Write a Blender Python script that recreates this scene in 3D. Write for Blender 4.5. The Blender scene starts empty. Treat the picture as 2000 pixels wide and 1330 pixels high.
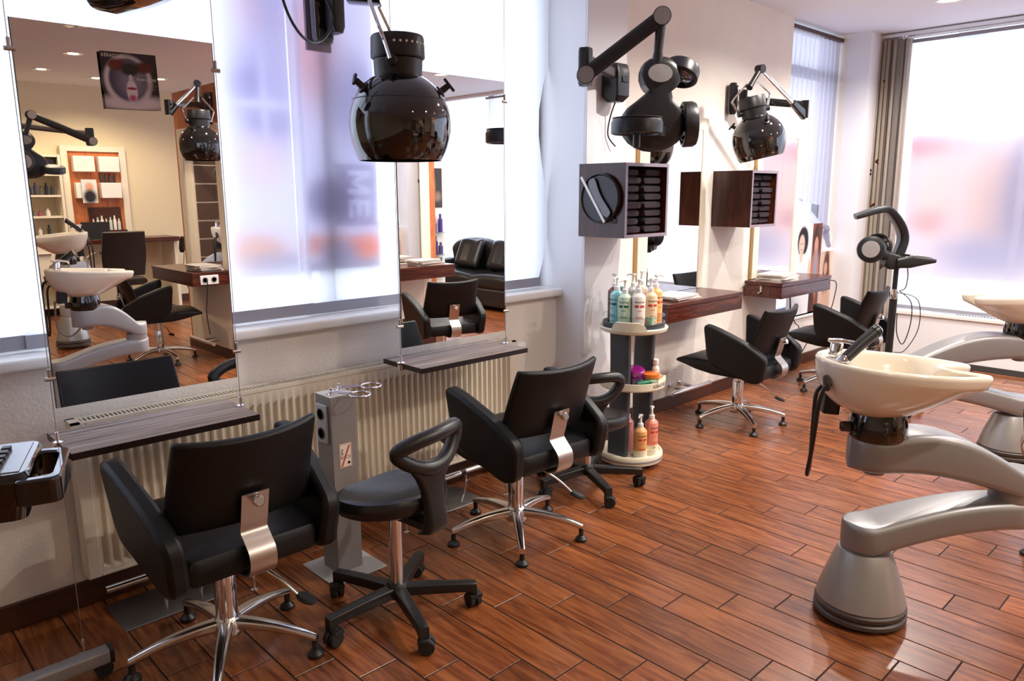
import bpy, math, random
from mathutils import Vector, Matrix
random.seed(7)
PI = math.pi
S = bpy.context.scene
C = S.collection

# ------------------------------------------------------------------ camera, sky, exposure, lamps
CAM_H = 1.55
yaw, pit, roll = math.radians(46.25), math.radians(11.14), math.radians(-0.18)
fw = Vector((math.cos(yaw) * math.cos(pit), math.sin(yaw) * math.cos(pit), -math.sin(pit)))
rt = Vector((math.sin(yaw), -math.cos(yaw), 0)); up = rt.cross(fw)
r2 = rt * math.cos(roll) + up * math.sin(roll); u2 = up * math.cos(roll) - rt * math.sin(roll)
cd = bpy.data.cameras.new('camera'); cam = bpy.data.objects.new('camera', cd); C.objects.link(cam)
cd.sensor_width = 36; cd.lens = 1478 / 2000 * 36; cd.clip_start = 0.05
cam.matrix_world = Matrix(((r2.x, u2.x, -fw.x, 0), (r2.y, u2.y, -fw.y, 0), (r2.z, u2.z, -fw.z, CAM_H), (0, 0, 0, 1)))
S.camera = cam
S.view_settings.view_transform = 'Standard'; S.view_settings.look = 'None'
S.view_settings.gamma = 1; S.view_settings.use_curve_mapping = False
S.view_settings.exposure = 0.95
SKY = 2.05
W = bpy.data.worlds.new('sky'); S.world = W; W.use_nodes = True
bg = W.node_tree.nodes['Background']; bg.inputs[0].default_value = (0.80, 0.87, 1.0, 1); bg.inputs[1].default_value = SKY
LAMP_W = 86.0
LAMPS = [(6.37, 2.04), (5.0, 1.9), (3.75, 1.6), (5.89, 0.2), (4.4, -0.2), (2.9, -0.4), (1.3, -0.6),
         (5.89, -1.94), (4.2, -1.7), (2.34, -3.32), (2.35, -4.63), (3.0, -4.95), (3.6, -4.54), (0.4, -2.6), (0.6, -4.4)]
for (x, y) in LAMPS:
    ld = bpy.data.lights.new('downlight_beam', 'SPOT'); ld.energy = LAMP_W * (.30 if x < 2 and y > -2 else .42 if y < -2.5 else 1.0); ld.color = (1.0, .76, .48) if x < 2 and y > -2 else (1.0, .93, .85) if y > -2.5 else (1.0, .80, .56)
    ld.spot_size = math.radians(150); ld.spot_blend = 0.6; ld.shadow_soft_size = 0.045
    lo = bpy.data.objects.new('downlight_beam', ld); C.objects.link(lo); lo.location = (x, y, 2.885)

# ------------------------------------------------------------------ materials
def nt(name):
    m = bpy.data.materials.new(name); m.use_nodes = True
    return m, m.node_tree.nodes, m.node_tree.links, m.node_tree.nodes['Principled BSDF']
def rgb(h):
    f = lambda c: (c / 12.92 if c <= .04045 else ((c + .055) / 1.055) ** 2.4)
    if isinstance(h, tuple): return tuple(f(c / 255) for c in h) + (1,)
    h = h.lstrip('#')
    return tuple(f(int(h[i:i + 2], 16) / 255) for i in (0, 2, 4)) + (1,)
def mat(name, col, rough=.5, metal=0, bump=None, vary=0, coat=0, spec=.5, emit=0, scale=(1, 1, 1)):
    m, n, l, b = nt(name)
    col = rgb(col) if isinstance(col, str) or max(col) > 1 else tuple(col) + (1,)
    b.inputs['Base Color'].default_value = col; b.inputs['Roughness'].default_value = rough
    b.inputs['Metallic'].default_value = metal; b.inputs['Coat Weight'].default_value = coat
    b.inputs['Specular IOR Level'].default_value = spec; b.inputs['Coat Roughness'].default_value = .05
    if emit:
        b.inputs['Emission Color'].default_value = col; b.inputs['Emission Strength'].default_value = emit
    tc = n.new('ShaderNodeTexCoord'); mp = n.new('ShaderNodeMapping'); mp.inputs['Scale'].default_value = scale
    l.new(tc.outputs['Object'], mp.inputs[0])
    if bump:
        t = n.new('ShaderNodeTexNoise'); t.inputs['Scale'].default_value = bump[0]; t.inputs['Detail'].default_value = 4
        l.new(mp.outputs[0], t.inputs[0]); bp = n.new('ShaderNodeBump'); bp.inputs['Strength'].default_value = bump[1]; bp.inputs['Distance'].default_value = .01
        l.new(t.outputs[0], bp.inputs['Height']); l.new(bp.outputs[0], b.inputs['Normal'])
    if vary:
        t = n.new('ShaderNodeTexNoise'); t.inputs['Scale'].default_value = 3; t.inputs['Detail'].default_value = 5; l.new(mp.outputs[0], t.inputs[0])
        r = n.new('ShaderNodeValToRGB'); r.color_ramp.elements[0].position = .3; r.color_ramp.elements[1].position = .7
        r.color_ramp.elements[0].color = tuple(c * (1 - vary) for c in col[:3]) + (1,); r.color_ramp.elements[1].color = tuple(min(1, c * (1 + vary)) for c in col[:3]) + (1,)
        l.new(t.outputs[0], r.inputs[0]); l.new(r.outputs[0], b.inputs['Base Color'])
    return m
def wood(name, cols, scale, rough=.35, bump=.05, rand=False, coat=0, dist=1.5, spec=.5):
    m, n, l, b = nt(name)
    tc = n.new('ShaderNodeTexCoord'); mp = n.new('ShaderNodeMapping'); mp.inputs['Scale'].default_value = scale
    src = tc.outputs['Object']
    if rand:
        oi = n.new('ShaderNodeObjectInfo'); ge = n.new('ShaderNodeNewGeometry'); ad = n.new('ShaderNodeMath'); ad.operation = 'ADD'
        l.new(oi.outputs['Random'], ad.inputs[0]); l.new(ge.outputs['Random Per Island'], ad.inputs[1])
        ml = n.new('ShaderNodeMath'); ml.operation = 'MULTIPLY'; ml.inputs[1].default_value = 37.0; l.new(ad.outputs[0], ml.inputs[0])
        va = n.new('ShaderNodeVectorMath'); va.operation = 'ADD'; l.new(src, va.inputs[0]); l.new(ml.outputs[0], va.inputs[1]); src = va.outputs[0]
    l.new(src, mp.inputs[0])
    t = n.new('ShaderNodeTexNoise'); t.inputs['Scale'].default_value = 1; t.inputs['Detail'].default_value = 7; t.inputs['Roughness'].default_value = .62; t.inputs['Distortion'].default_value = dist
    l.new(mp.outputs[0], t.inputs[0])
    r = n.new('ShaderNodeValToRGB'); e = r.color_ramp.elements
    e[0].position = .28; e[0].color = rgb(cols[0]); e[1].position = .74; e[1].color = rgb(cols[-1])
    for i, c in enumerate(cols[1:-1]):
        k = e.new(.28 + .46 * (i + 1) / (len(cols) - 1)); k.color = rgb(c)
    l.new(t.outputs[0], r.inputs[0]); out = r.outputs[0]
    if rand:
        hs = n.new('ShaderNodeHueSaturation'); fr = n.new('ShaderNodeMath'); fr.operation = 'FRACT'; l.new(ml.outputs[0], fr.inputs[0])
        mr = n.new('ShaderNodeMapRange'); mr.inputs[3].default_value = .78; mr.inputs[4].default_value = 1.2; l.new(fr.outputs[0], mr.inputs[0])
        l.new(mr.outputs[0], hs.inputs['Value']); l.new(out, hs.inputs['Color']); out = hs.outputs[0]
    l.new(out, b.inputs['Base Color'])
    b.inputs['Roughness'].default_value = rough; b.inputs['Coat Weight'].default_value = coat; b.inputs['Specular IOR Level'].default_value = spec
    bp = n.new('ShaderNodeBump'); bp.inputs['Strength'].default_value = bump; bp.inputs['Distance'].default_value = .004
    l.new(t.outputs[0], bp.inputs['Height']); l.new(bp.outputs[0], b.inputs['Normal'])
    return m
def paint(name, base, blobs, rough=.4, trans=0):
    """flat print: soft ellipses (x, z, rx, rz, colour, softness) in the object's own x/z"""
    m, n, l, b = nt(name)
    tc = n.new('ShaderNodeTexCoord'); cur = None
    for (x, z, rx, rz, c, soft) in blobs:
        mp = n.new('ShaderNodeMapping'); mp.vector_type = 'TEXTURE'; mp.inputs['Location'].default_value = (x, 0, z); mp.inputs['Scale'].default_value = (rx, 1e3, rz)
        l.new(tc.outputs['Object'], mp.inputs[0]); ln = n.new('ShaderNodeVectorMath'); ln.operation = 'LENGTH'; l.new(mp.outputs[0], ln.inputs[0])
        mr = n.new('ShaderNodeMapRange'); mr.interpolation_type = 'SMOOTHSTEP'; mr.inputs[1].default_value = 1 + soft; mr.inputs[2].default_value = max(0, 1 - soft)
        l.new(ln.outputs['Value'], mr.inputs[0]); mx = n.new('ShaderNodeMix'); mx.data_type = 'RGBA'
        l.new(mr.outputs[0], mx.inputs[0]); mx.inputs[7].default_value = rgb(c)
        if cur is None: mx.inputs[6].default_value = rgb(base)
        else: l.new(cur, mx.inputs[6])
        cur = mx.outputs[2]
    if cur: l.new(cur, b.inputs['Base Color'])
    else: b.inputs['Base Color'].default_value = rgb(base)
    b.inputs['Roughness'].default_value = rough
    if trans:
        tr = n.new('ShaderNodeBsdfTranslucent'); mx = n.new('ShaderNodeMixShader'); mx.inputs[0].default_value = trans
        if cur: l.new(cur, tr.inputs[0])
        else: tr.inputs[0].default_value = rgb(base)
        l.new(b.outputs[0], mx.inputs[1]); l.new(tr.outputs[0], mx.inputs[2]); l.new(mx.outputs[0], n['Material Output'].inputs[0])
    return m
def fabric(name, col, clear, trans, pattern=None):
    """cloth that lets light through: clear = share of open weave, trans = share of the rest that scatters through"""
    m, n, l, b = nt(name); col = rgb(col)
    b.inputs['Roughness'].default_value = .9; b.inputs['Specular IOR Level'].default_value = .1
    tr = n.new('ShaderNodeBsdfTranslucent'); tp = n.new('ShaderNodeBsdfTransparent'); a = n.new('ShaderNodeMixShader'); c = n.new('ShaderNodeMixShader')
    a.inputs[0].default_value = trans; c.inputs[0].default_value = clear
    l.new(b.outputs[0], a.inputs[1]); l.new(tr.outputs[0], a.inputs[2]); l.new(a.outputs[0], c.inputs[1]); l.new(tp.outputs[0], c.inputs[2]); l.new(c.outputs[0], n['Material Output'].inputs[0])
    b.inputs['Base Color'].default_value = col; tr.inputs[0].default_value = col
    if pattern:
        o, cl = pattern(n, l)
        if o is not None: l.new(o, b.inputs['Base Color']); l.new(o, tr.inputs[0])
        if cl is not None: l.new(cl, c.inputs[0])
    return m
def clear_glass(name, tint, gloss=.06):
    m, n, l, b = nt(name)
    tp = n.new('ShaderNodeBsdfTransparent'); tp.inputs[0].default_value = rgb(tint); g = n.new('ShaderNodeBsdfGlossy'); g.inputs['Roughness'].default_value = .02
    mx = n.new('ShaderNodeMixShader'); mx.inputs[0].default_value = gloss
    l.new(tp.outputs[0], mx.inputs[1]); l.new(g.outputs[0], mx.inputs[2]); l.new(mx.outputs[0], n['Material Output'].inputs[0])
    return m

MW = mat('plaster_wall', (236, 229, 220), .9, bump=(90, .35), vary=.03)
MWT = mat('white_paint', (230, 229, 232), .6)
MCEIL = mat('ceiling_paint', (230, 230, 236), .95)
MTILE = wood('floor_tile', [(78, 38, 20), (114, 61, 31), (140, 81, 43), (156, 97, 58)], (26, 2.6, 26), .27, .05, True, spec=.6)
MGROUT = mat('grout', '#150c09', .95)
MBASE = wood('dark_skirting', ['#2e140d', '#44200f', '#542a18'], (3, 40, 40), .35, .05)
MLEATHER = mat('black_leather', (.006, .006, .0065), .46, bump=(160, .06), spec=.32)
MLEATHER2 = mat('glossy_black_leather', (.012, .011, .012), .3, bump=(30, .12))
MCHROME = mat('chrome', (.82, .82, .84), .1, 1)
MALU = mat('polished_aluminium', (.78, .77, .76), .2, 1)
MSTEEL = mat('brushed_steel', (.56, .5, .45), .36, 1, bump=(200, .03), scale=(1, 1, 20))
MDULL = mat('dull_steel_plate', (.30, .30, .30), .45, 1, vary=.15)
MGLOSS = mat('black_gloss', (.006, .006, .007), .05, coat=1)
MBLACK = mat('black_plastic', (.012, .012, .013), .38)
MRUB = mat('rubber', (.012, .012, .012), .7)
MDGREY = mat('graphite_plastic', (.0105, .0115, .0145), .36)
MLGREY = mat('grey_cap', '#8f8a8a', .5)
MSILV = mat('silver_paint', (144, 142, 142), .38, .4)
MSILV2 = mat('silver_cone', (170, 169, 167), .34, .6)
MTAUPE = mat('taupe_ring', '#4a403c', .45)
MCER = mat('cream_ceramic', '#e6dccb', .08, coat=.6)
MMIR = mat('mirror_glass', (.9, .9, .9), 0, 1)
MEDGE = mat('mirror_edge', '#2d3a38', .3)
MZEB = wood('zebra_laminate', [(62, 46, 40), (112, 96, 90), (160, 146, 142), (190, 180, 182)], (1.6, 70, 1.6), .24, .03, dist=.5, spec=.6)
MZEDGE = mat('dark_board_edge', '#1e0f0a', .4)
MROSE = wood('rosewood', ['#210d08', '#3d170d', '#592a1a'], (28, 28, 2.2), .28, .02, dist=1.0)
MROSEX = wood('rosewood_lengthwise', ['#2a0f09', '#471a0f', '#6a3320'], (2.2, 28, 28), .24, .02, dist=1.0)
MALT = mat('grey_edge_band', '#8c7f8c', .45)
MINS = mat('cabinet_inside', '#22100c', .5)
MTOWEL = mat('plum_towel', '#2c2129', .95, bump=(140, .5), vary=.2)
MRAD = mat('radiator_enamel', '#e6dcc8', .35)
MSLOT = mat('dark_slot', '#3a3735', .8)
MPANEL = fabric('panel_fabric', '#f4f4fb', .16, .80)
MBAR = mat('panel_bar', '#9d9ca6', .5, .3)
MGLASS = clear_glass('window_glass', '#fbfdff')
MACR = clear_glass('clear_acrylic', '#e9f2f0', .12)
MFRAME = mat('window_frame', '#8d8c93', .5)
MCREAM = mat('cream_plastic', '#e2dbc3', .4)
MSLATE = mat('slate_plastic', '#3a4149', .45, vary=.15)
MWHITE = mat('white_plastic', '#eceae6', .35)
MPAPER = mat('paper', '#d9d3cb', .5)
MBRONZE = mat('bronze_strip', '#a8844c', .45, .3)
MCFRAME = mat('cream_frame', '#e8decb', .5)
MORANGE = wood('orange_wood', ['#a8552a', '#c4723f', '#d28a56'], (14, 14, 2), .4, .03)
MYEL = mat('yellow_wall', '#e2d4b4', .9, bump=(90, .25))
MLAMP = mat('lamp_glow', (1, .86, .62), .5, emit=9)
MBULB = mat('lamp_reflector', (.9, .8, .6), .25, .8)
MRED = mat('red_print', '#c8402a', .5)
MINK = mat('dark_print', '#2a2430', .5)
MPINKINK = mat('red_line', '#c9574d', .5)
MLABEL = mat('label_paper', '#efeae2', .5)

# ------------------------------------------------------------------ mesh builder
class MB:
    def __init__(s): s.v = []; s.f = []; s.mi = []; s.cur = 0
    def add(s, vs, fs, M=None):
        o = len(s.v)
        for p in vs:
            p = Vector(p); s.v.append(tuple(M @ p if M is not None else p))
        for q in fs: s.f.append([i + o for i in q]); s.mi.append(s.cur)
        return s
    def box(s, lo, hi, M=None):
        (a, b, c), (d, e, f) = lo, hi
        return s.add([(a, b, c), (d, b, c), (d, e, c), (a, e, c), (a, b, f), (d, b, f), (d, e, f), (a, e, f)],
                     [(0, 3, 2, 1), (4, 5, 6, 7), (0, 1, 5, 4), (1, 2, 6, 5), (2, 3, 7, 6), (3, 0, 4, 7)], M)
    def rings(s, rs, cap=(True, True), closed=False, M=None):
        n = len(rs[0]); vs = [p for r in rs for p in r]; fs = []
        k = len(rs)
        for i in range(k if closed else k - 1):
            for j in range(n):
                a, b = i * n + j, i * n + (j + 1) % n; c, d = ((i + 1) % k) * n + (j + 1) % n, ((i + 1) % k) * n + j
                fs.append((a, b, c, d))
        if not closed:
            if cap[0]: fs.append(tuple(reversed(range(n))))
            if cap[1]: fs.append(tuple(range((k - 1) * n, k * n)))
        return s.add(vs, fs, M)
    def lathe(s, prof, c=(0, 0, 0), n=24, M=None, sx=1, sy=1, cap=(True, True)):
        return s.rings([[(c[0] + r * sx * math.cos(2 * PI * j / n), c[1] + r * sy * math.sin(2 * PI * j / n), c[2] + z) for j in range(n)] for r, z in prof], cap, M=M)
    def tube(s, pts, r, n=10, closed=False, flat=1.0, updir=None, M=None, cap=(True, True)):
        pts = [Vector(p) for p in pts]; k = len(pts); rr = r if isinstance(r, (list, tuple)) else [r] * k; rs = []; ref = None
        for i, p in enumerate(pts):
            a = pts[(i - 1) % k] if (closed or i) else p; b = pts[(i + 1) % k] if (closed or i < k - 1) else p
            t = (b - a).normalized()
            if ref is None: ref = Vector(updir) if updir else (Vector((0, 0, 1)) if abs(t.z) < .9 else Vector((1, 0, 0)))
            w = t.cross(ref)
            if w.length < 1e-5: w = t.orthogonal()
            w.normalize(); q = w.cross(t).normalized()
            if not updir: ref = q
            rs.append([p + w * rr[i] * math.cos(2 * PI * j / n) + q * rr[i] * flat * math.sin(2 * PI * j / n) for j in range(n)])
        return s.rings(rs, cap, closed, M)
    def cyl(s, p0, p1, r0, r1=None, n=16, M=None):
        return s.tube([p0, p1], [r0, r0 if r1 is None else r1], n, M=M)
    def prism(s, poly, d0, d1, M=None):
        """poly in (x, y), extruded along z from d0 to d1"""
        n = len(poly); return s.rings([[(x, y, d0) for x, y in poly], [(x, y, d1) for x, y in poly]], M=M)
    def rrect(s, secs, M=None, k=4):
        """loft of rounded rectangles: (origin, ex, ey, half width, half height, corner radius)"""
        rs = []
        for o, ex, ey, hw, hh, r in secs:
            o, ex, ey = Vector(o), Vector(ex), Vector(ey); r = min(r, hw * .98, hh * .98); ring = []
            for sx, sy, a0 in ((1, 1, 0), (-1, 1, 90), (-1, -1, 180), (1, -1, 270)):
                for i in range(k):
                    a = math.radians(a0 + 90 * i / (k - 1)); ring.append(o + ex * (sx * (hw - r) + r * math.cos(a)) + ey * (sy * (hh - r) + r * math.sin(a)))
            rs.append(ring)
        return s.rings(rs, M=M)
    def grid(s, f, nu, nv, M=None):
        vs = [f(i / (nu - 1), j / (nv - 1)) for j in range(nv) for i in range(nu)]
        fs = [(j * nu + i, j * nu + i + 1, (j + 1) * nu + i + 1, (j + 1) * nu + i) for j in range(nv - 1) for i in range(nu - 1)]
        return s.add(vs, fs, M)
    def slab(s, f, t, nu, nv, axis, M=None):
        """closed cushion around the surface f(u, v), thickness t along axis, thinner at its rim"""
        ax = Vector(axis); vs = []; n = nu * nv
        def th(i, j): return t * (.55 if i in (0, nu - 1) or j in (0, nv - 1) else 1)
        for sgn in (.5, -.5):
            for j in range(nv):
                for i in range(nu): vs.append(Vector(f(i / (nu - 1), j / (nv - 1))) + ax * th(i, j) * sgn)
        fs = []
        for j in range(nv - 1):
            for i in range(nu - 1):
                a = j * nu + i; fs.append((a, a + 1, a + nu + 1, a + nu)); fs.append((n + a, n + a + nu, n + a + nu + 1, n + a + 1))
        rim = [i for i in range(nu)] + [j * nu + nu - 1 for j in range(1, nv)] + [(nv - 1) * nu + i for i in range(nu - 2, -1, -1)] + [j * nu for j in range(nv - 2, 0, -1)]
        for a, b in zip(rim, rim[1:] + rim[:1]): fs.append((a, n + a, n + b, b))
        return s.add(vs, fs, M)

def rpoly(pts, r, k=4):
    out = []; n = len(pts)
    for i in range(n):
        p = Vector(pts[i]); a = Vector(pts[i - 1]) - p; b = Vector(pts[(i + 1) % n]) - p
        rr = min(r, a.length * .45, b.length * .45); p0 = p + a.normalized() * rr; p1 = p + b.normalized() * rr
        for j in range(k):
            t = j / (k - 1); q = p0 * (1 - t) ** 2 + p * 2 * t * (1 - t) + p1 * t * t; out.append((q.x, q.y))
    return out
def spline(pts, k=8, closed=False):
    P = [Vector(p) for p in pts]; n = len(P); out = []
    for i in range(n if closed else n - 1):
        if closed: a, b, c, d = P[i - 1], P[i], P[(i + 1) % n], P[(i + 2) % n]
        else: a, b, c, d = P[max(i - 1, 0)], P[i], P[i + 1], P[min(i + 2, n - 1)]
        for j in range(k):
            t = j / k; out.append(.5 * ((2 * b) + (c - a) * t + (2 * a - 5 * b + 4 * c - d) * t * t + (3 * b - a - 3 * c + d) * t ** 3))
    if not closed: out.append(P[-1])
    return out
XY = Matrix.Identity(4)
def MAT(x, y, z, o=(0, 0, 0)):
    """matrix whose columns are the local axes"""
    x, y, z = Vector(x), Vector(y), Vector(z)
    return Matrix(((x.x, y.x, z.x, o[0]), (x.y, y.y, z.y, o[1]), (x.z, y.z, z.z, o[2]), (0, 0, 0, 1)))
def T(x, y, z): return Matrix.Translation((x, y, z))
def RZ(a): return Matrix.Rotation(a, 4, 'Z')
def RX(a): return Matrix.Rotation(a, 4, 'X')
def RY(a): return Matrix.Rotation(a, 4, 'Y')

def mesh(name, b, mats, smooth=35):
    me = bpy.data.meshes.new(name); me.from_pydata([tuple(v) for v in b.v], [], b.f); me.update()
    mats = mats if isinstance(mats, (list, tuple)) else [mats]
    for m in mats: me.materials.append(m)
    if len(mats) > 1: me.polygons.foreach_set('material_index', b.mi)
    if smooth:
        me.polygons.foreach_set('use_smooth', [True] * len(me.polygons)); me.set_sharp_from_angle(angle=math.radians(smooth))
    return me
def obj(name, b, mats, parent=None, bevel=0, sub=0, smooth=35, loc=None, rotz=0, label=None):
    o = bpy.data.objects.new(name, b if isinstance(b, bpy.types.Mesh) else mesh(name, b, mats, smooth)); C.objects.link(o)
    if parent is not None: o.parent = parent
    if loc is not None: o.location = loc
    if rotz: o.rotation_euler.z = rotz
    if bevel:
        m = o.modifiers.new('bevel', 'BEVEL'); m.width = bevel; m.segments = 2; m.limit_method = 'ANGLE'; m.angle_limit = math.radians(40)
    if sub:
        m = o.modifiers.new('subdivision', 'SUBSURF'); m.levels = sub; m.render_levels = sub
    if label: o['label'] = label
    return o
def tag(o, label, cat, group=None, kind=None):
    o['label'] = label; o['category'] = cat
    if group: o['group'] = group
    if kind: o['kind'] = kind
    return o
def thing(name, label, cat, loc=(0, 0, 0), rotz=0, group=None):
    o = bpy.data.objects.new(name, None); C.objects.link(o); o.location = loc; o.rotation_euler = (0, 0, rotz); o.empty_display_size = .05
    return tag(o, label, cat, group)
def struct(name, b, m, parent=None, **k):
    o = obj(name, b, m, parent, **k)
    if parent is None: o['kind'] = 'structure'
    return o
def dup(root, loc=None, rotz=0, label=None, dz=None, group=None):
    kids = {}
    for o in C.objects:
        if o.parent is not None: kids.setdefault(o.parent.name, []).append(o)
    def cp(o, par):
        c = o.copy(); C.objects.link(c); c.parent = par
        for ch in kids.get(o.name, []): cp(ch, c)
        return c
    r = cp(root, None)
    if loc is not None: r.location = loc
    r.rotation_euler.z = rotz
    if label: r['label'] = label
    if group: r['group'] = group
    return r
def shift(root, names, dz):
    for o in root.children:
        if o.name.split('.')[0] in names: o.location.z += dz
def text(name, s, size, M, m, parent, squash=1.0, thick=.0004, align='CENTER'):
    cu = bpy.data.curves.new(name, 'FONT'); cu.body = s; cu.size = size; cu.align_x = align; cu.align_y = 'CENTER'; cu.extrude = thick
    t = bpy.data.objects.new(name, cu); C.objects.link(t); bpy.context.view_layer.update()
    me = bpy.data.meshes.new_from_object(t.evaluated_get(bpy.context.evaluated_depsgraph_get()))
    bpy.data.objects.remove(t); bpy.data.curves.remove(cu)
    me.transform(M @ Matrix.Diagonal((squash, 1, 1, 1))); me.materials.clear(); me.materials.append(m); me.name = name
    o = bpy.data.objects.new(name, me); C.objects.link(o); o.parent = parent
    return o

# ------------------------------------------------------------------ the room
X0, X1, Y0, Y1, ZC = -2.5, 7.38, -5.85, 3.05, 2.907
floor = struct('floor', MB().box((X0, Y0, -.06), (X1, Y1, -.0015)), MGROUT)
def tile_mesh(w, l):
    b = MB(); g, e = .0026, .0010; w -= g * 2; l -= g * 2
    b.rings([[(-w / 2, -l / 2, -.007), (w / 2, -l / 2, -.007), (w / 2, l / 2, -.007), (-w / 2, l / 2, -.007)],
             [(-w / 2, -l / 2, -.001), (w / 2, -l / 2, -.001), (w / 2, l / 2, -.001), (-w / 2, l / 2, -.001)],
             [(-w / 2 + e, -l / 2 + e, 0), (w / 2 - e, -l / 2 + e, 0), (w / 2 - e, l / 2 - e, 0), (-w / 2 + e, l / 2 - e, 0)]], cap=(False, True))
    return b
TW, TL, SH = .1505, .598, -.1478
tiles = []
k = math.floor((X0 - 1.9137) / TW)
while 1.9137 + k * TW < X1:
    xa, xb = max(X0, 1.9137 + k * TW), min(X1, 1.9137 + (k + 1) * TW)
    j = 1.795 + SH * k; j -= TL * math.ceil((j - Y0) / TL)
    while j < Y1:
        ya, yb = max(Y0, j), min(Y1, j + TL); j += TL
        if yb - ya > .02 and xb - xa > .02: tiles.append(((xa + xb) / 2, (ya + yb) / 2, xb - xa, yb - ya))
    k += 1
def seen(t):
    d = Vector((t[0], t[1], -CAM_H)); z = d.dot(fw)
    if z < .3: return 1e9
    px, py = 1000 + 1478 * d.dot(r2) / z, 665 - 1478 * d.dot(u2) / z
    return z if -180 < px < 2180 and py < 1520 else 1e6 + z
tiles.sort(key=seen)
std = mesh('floor_tile', tile_mesh(TW, TL), MTILE, 0)
for (x, y, w, l) in tiles[:300]:
    full = abs(w - TW) < 1e-4 and abs(l - TL) < 1e-4
    obj('floor_tile', std if full else mesh('floor_tile', tile_mesh(w, l), MTILE, 0), MTILE, floor, loc=(x, y, 0))
b = MB()
for (x, y, w, l) in tiles[300:]: t = tile_mesh(w, l); b.add([(p[0] + x, p[1] + y, p[2]) for p in t.v], t.f)
obj('floor_tiling', b, MTILE, floor, smooth=0)['kind'] = 'stuff'

struct('ceiling', MB().box((X0 - .3, Y0 - .3, ZC), (X1 + .3, Y1 + .3, ZC + .15)), MCEIL)
SILL = .945
b = MB()
b.box((X0 - .25, Y1, 0), (3.30, Y1 + .27, SILL)); b.box((X0 - .25, Y1, SILL), (-1.4, Y1 + .27, ZC))
b.box((3.55, Y1, 0), (6.03, Y1 + .27, ZC)); b.box((6.03, Y1, 0), (7.08, Y1 + .27, .45)); b.box((7.08, Y1, 0), (X1 + .27, Y1 + .27, ZC))
b.box((-1.4, Y1 + .08, 2.86), (3.30, Y1 + .27, ZC))
struct('wall_front', b, MW)
# pier between the big window and the mirror wall, its near side flares towards the room
b = MB(); b.prism([(3.285, Y1 + .27), (3.285, Y1), (3.262, 2.83), (3.625, 2.83), (3.625, Y1 + .27)], 0, ZC)
struct('wall_pier', b, MWT)
struct('trim_1', MB().box((3.262, 2.812, .62), (3.335, 2.83, ZC)), MWT, bevel=.003)
# corner pilaster beside the side window
struct('trim_2', MB().box((7.08, 2.86, 0), (7.38, Y1, ZC)), MWT)
b = MB(); b.box((X1, -5.85, 0), (X1 + .27, 3.05, .43)); b.box((X1, 2.72, .43), (X1 + .27, 3.05, ZC)); b.box((X1, -5.85, .43), (X1 + .27, -5.3, ZC))
struct('wall_back', b, MWT)
struct('wall_right', MB().box((X0 - .25, Y0 - .25, 0), (X1 + .27, Y0, ZC)), MYEL)
struct('wall_left', MB().box((X0 - .25, Y0, 0), (X0, Y1, ZC)), MYEL)
def skirting(name, lo, hi): struct(name, MB().box(lo, hi), MBASE, bevel=.003)
skirting('baseboard_front', (X0, Y1 - .016, 0), (3.262, Y1, .10)); skirting('baseboard_mirrors', (3.64, Y1 - .016, 0), (7.08, Y1, .095))
skirting('baseboard_pier', (3.262, 2.812, 0), (3.64, 2.83, .095)); skirting('baseboard_right', (X0, Y0, 0), (X1, Y0 + .016, .1))
struct('baseboard_back', MB().box((X1 - .012, Y0, 0), (X1, 2.86, .05)), MSLOT)

# big window: sill, frame with mullions, panes
w1 = struct('window_1', MB().box((-1.4, 3.19, SILL + .045), (3.28, 3.25, SILL + .09)), MFRAME)
for x in (-1.4, .42, 1.84, 3.235): obj('mullion', MB().box((x, 3.185, SILL + .04), (x + .045, 3.255, 2.86)), MFRAME, w1, bevel=.004)
obj('top_rail', MB().box((-1.4, 3.19, 2.80), (3.28, 3.25, 2.86)), MFRAME, w1)
for xa, xb in ((-1.355, .42), (.465, 1.84), (1.885, 3.235)): obj('pane', MB().box((xa, 3.215, SILL + .09), (xb, 3.223, 2.80)), MGLASS, w1)
b = MB(); b.rrect([((x, 3.105, SILL + .022), (0, 1, 0), (0, 0, 1), .11, .022, .012) for x in (-1.4, 3.283)])
obj('window_sill', b, MWHITE, w1)
# side window beside the mirrors
w2 = struct('window_2', MB().box((6.03, 3.22, .45), (7.08, 3.27, .50)), MFRAME)
for x in (6.03, 7.03): obj('mullion', MB().box((x, 3.21, .45), (x + .05, 3.27, 2.86)), MFRAME, w2)
obj('top_rail', MB().box((6.03, 3.21, 2.52), (7.08, 3.27, 2.60)), mat('blue_grey_rail', '#5b6884', .5), w2)
obj('pane', MB().box((6.08, 3.235, .5), (7.03, 3.243, 2.86)), MGLASS, w2); obj('window_sill', MB().box((6.03, 3.03, .43), (7.08, 3.21, .45)), MWHITE, w2, bevel=.005)
# back windows
w3 = struct('window_3', MB().box((X1 + .16, -5.3, .47), (X1 + .22, 2.72, .52)), MFRAME)
ys = [2.72, 1.3, -.1, -1.5, -2.9, -4.3, -5.3]
for y in ys: obj('mullion', MB().box((X1 + .155, y - .025, .47), (X1 + .225, y + .025, ZC)), MFRAME, w3)
for a, c in zip(ys, ys[1:]): obj('pane', MB().box((X1 + .185, c + .025, .52), (X1 + .193, a - .025, ZC)), MGLASS, w3)
obj('window_sill', MB().box((X1 - .02, -5.3, .43), (X1 + .16, 2.72, .465)), MWHITE, w3, bevel=.006)
b = MB()
for i in range(50): b.box((X1 + .035, 2.05 - i * .024, .4655), (X1 + .075, 2.062 - i * .024, .467))
obj('vent_slots', b, MSLOT, w3)['kind'] = 'stuff'
struct('trim_3', MB().box((X1 - .02, -5.3, 2.865), (X1 + .09, 2.95, ZC)), MWT, bevel=.004)
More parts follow.
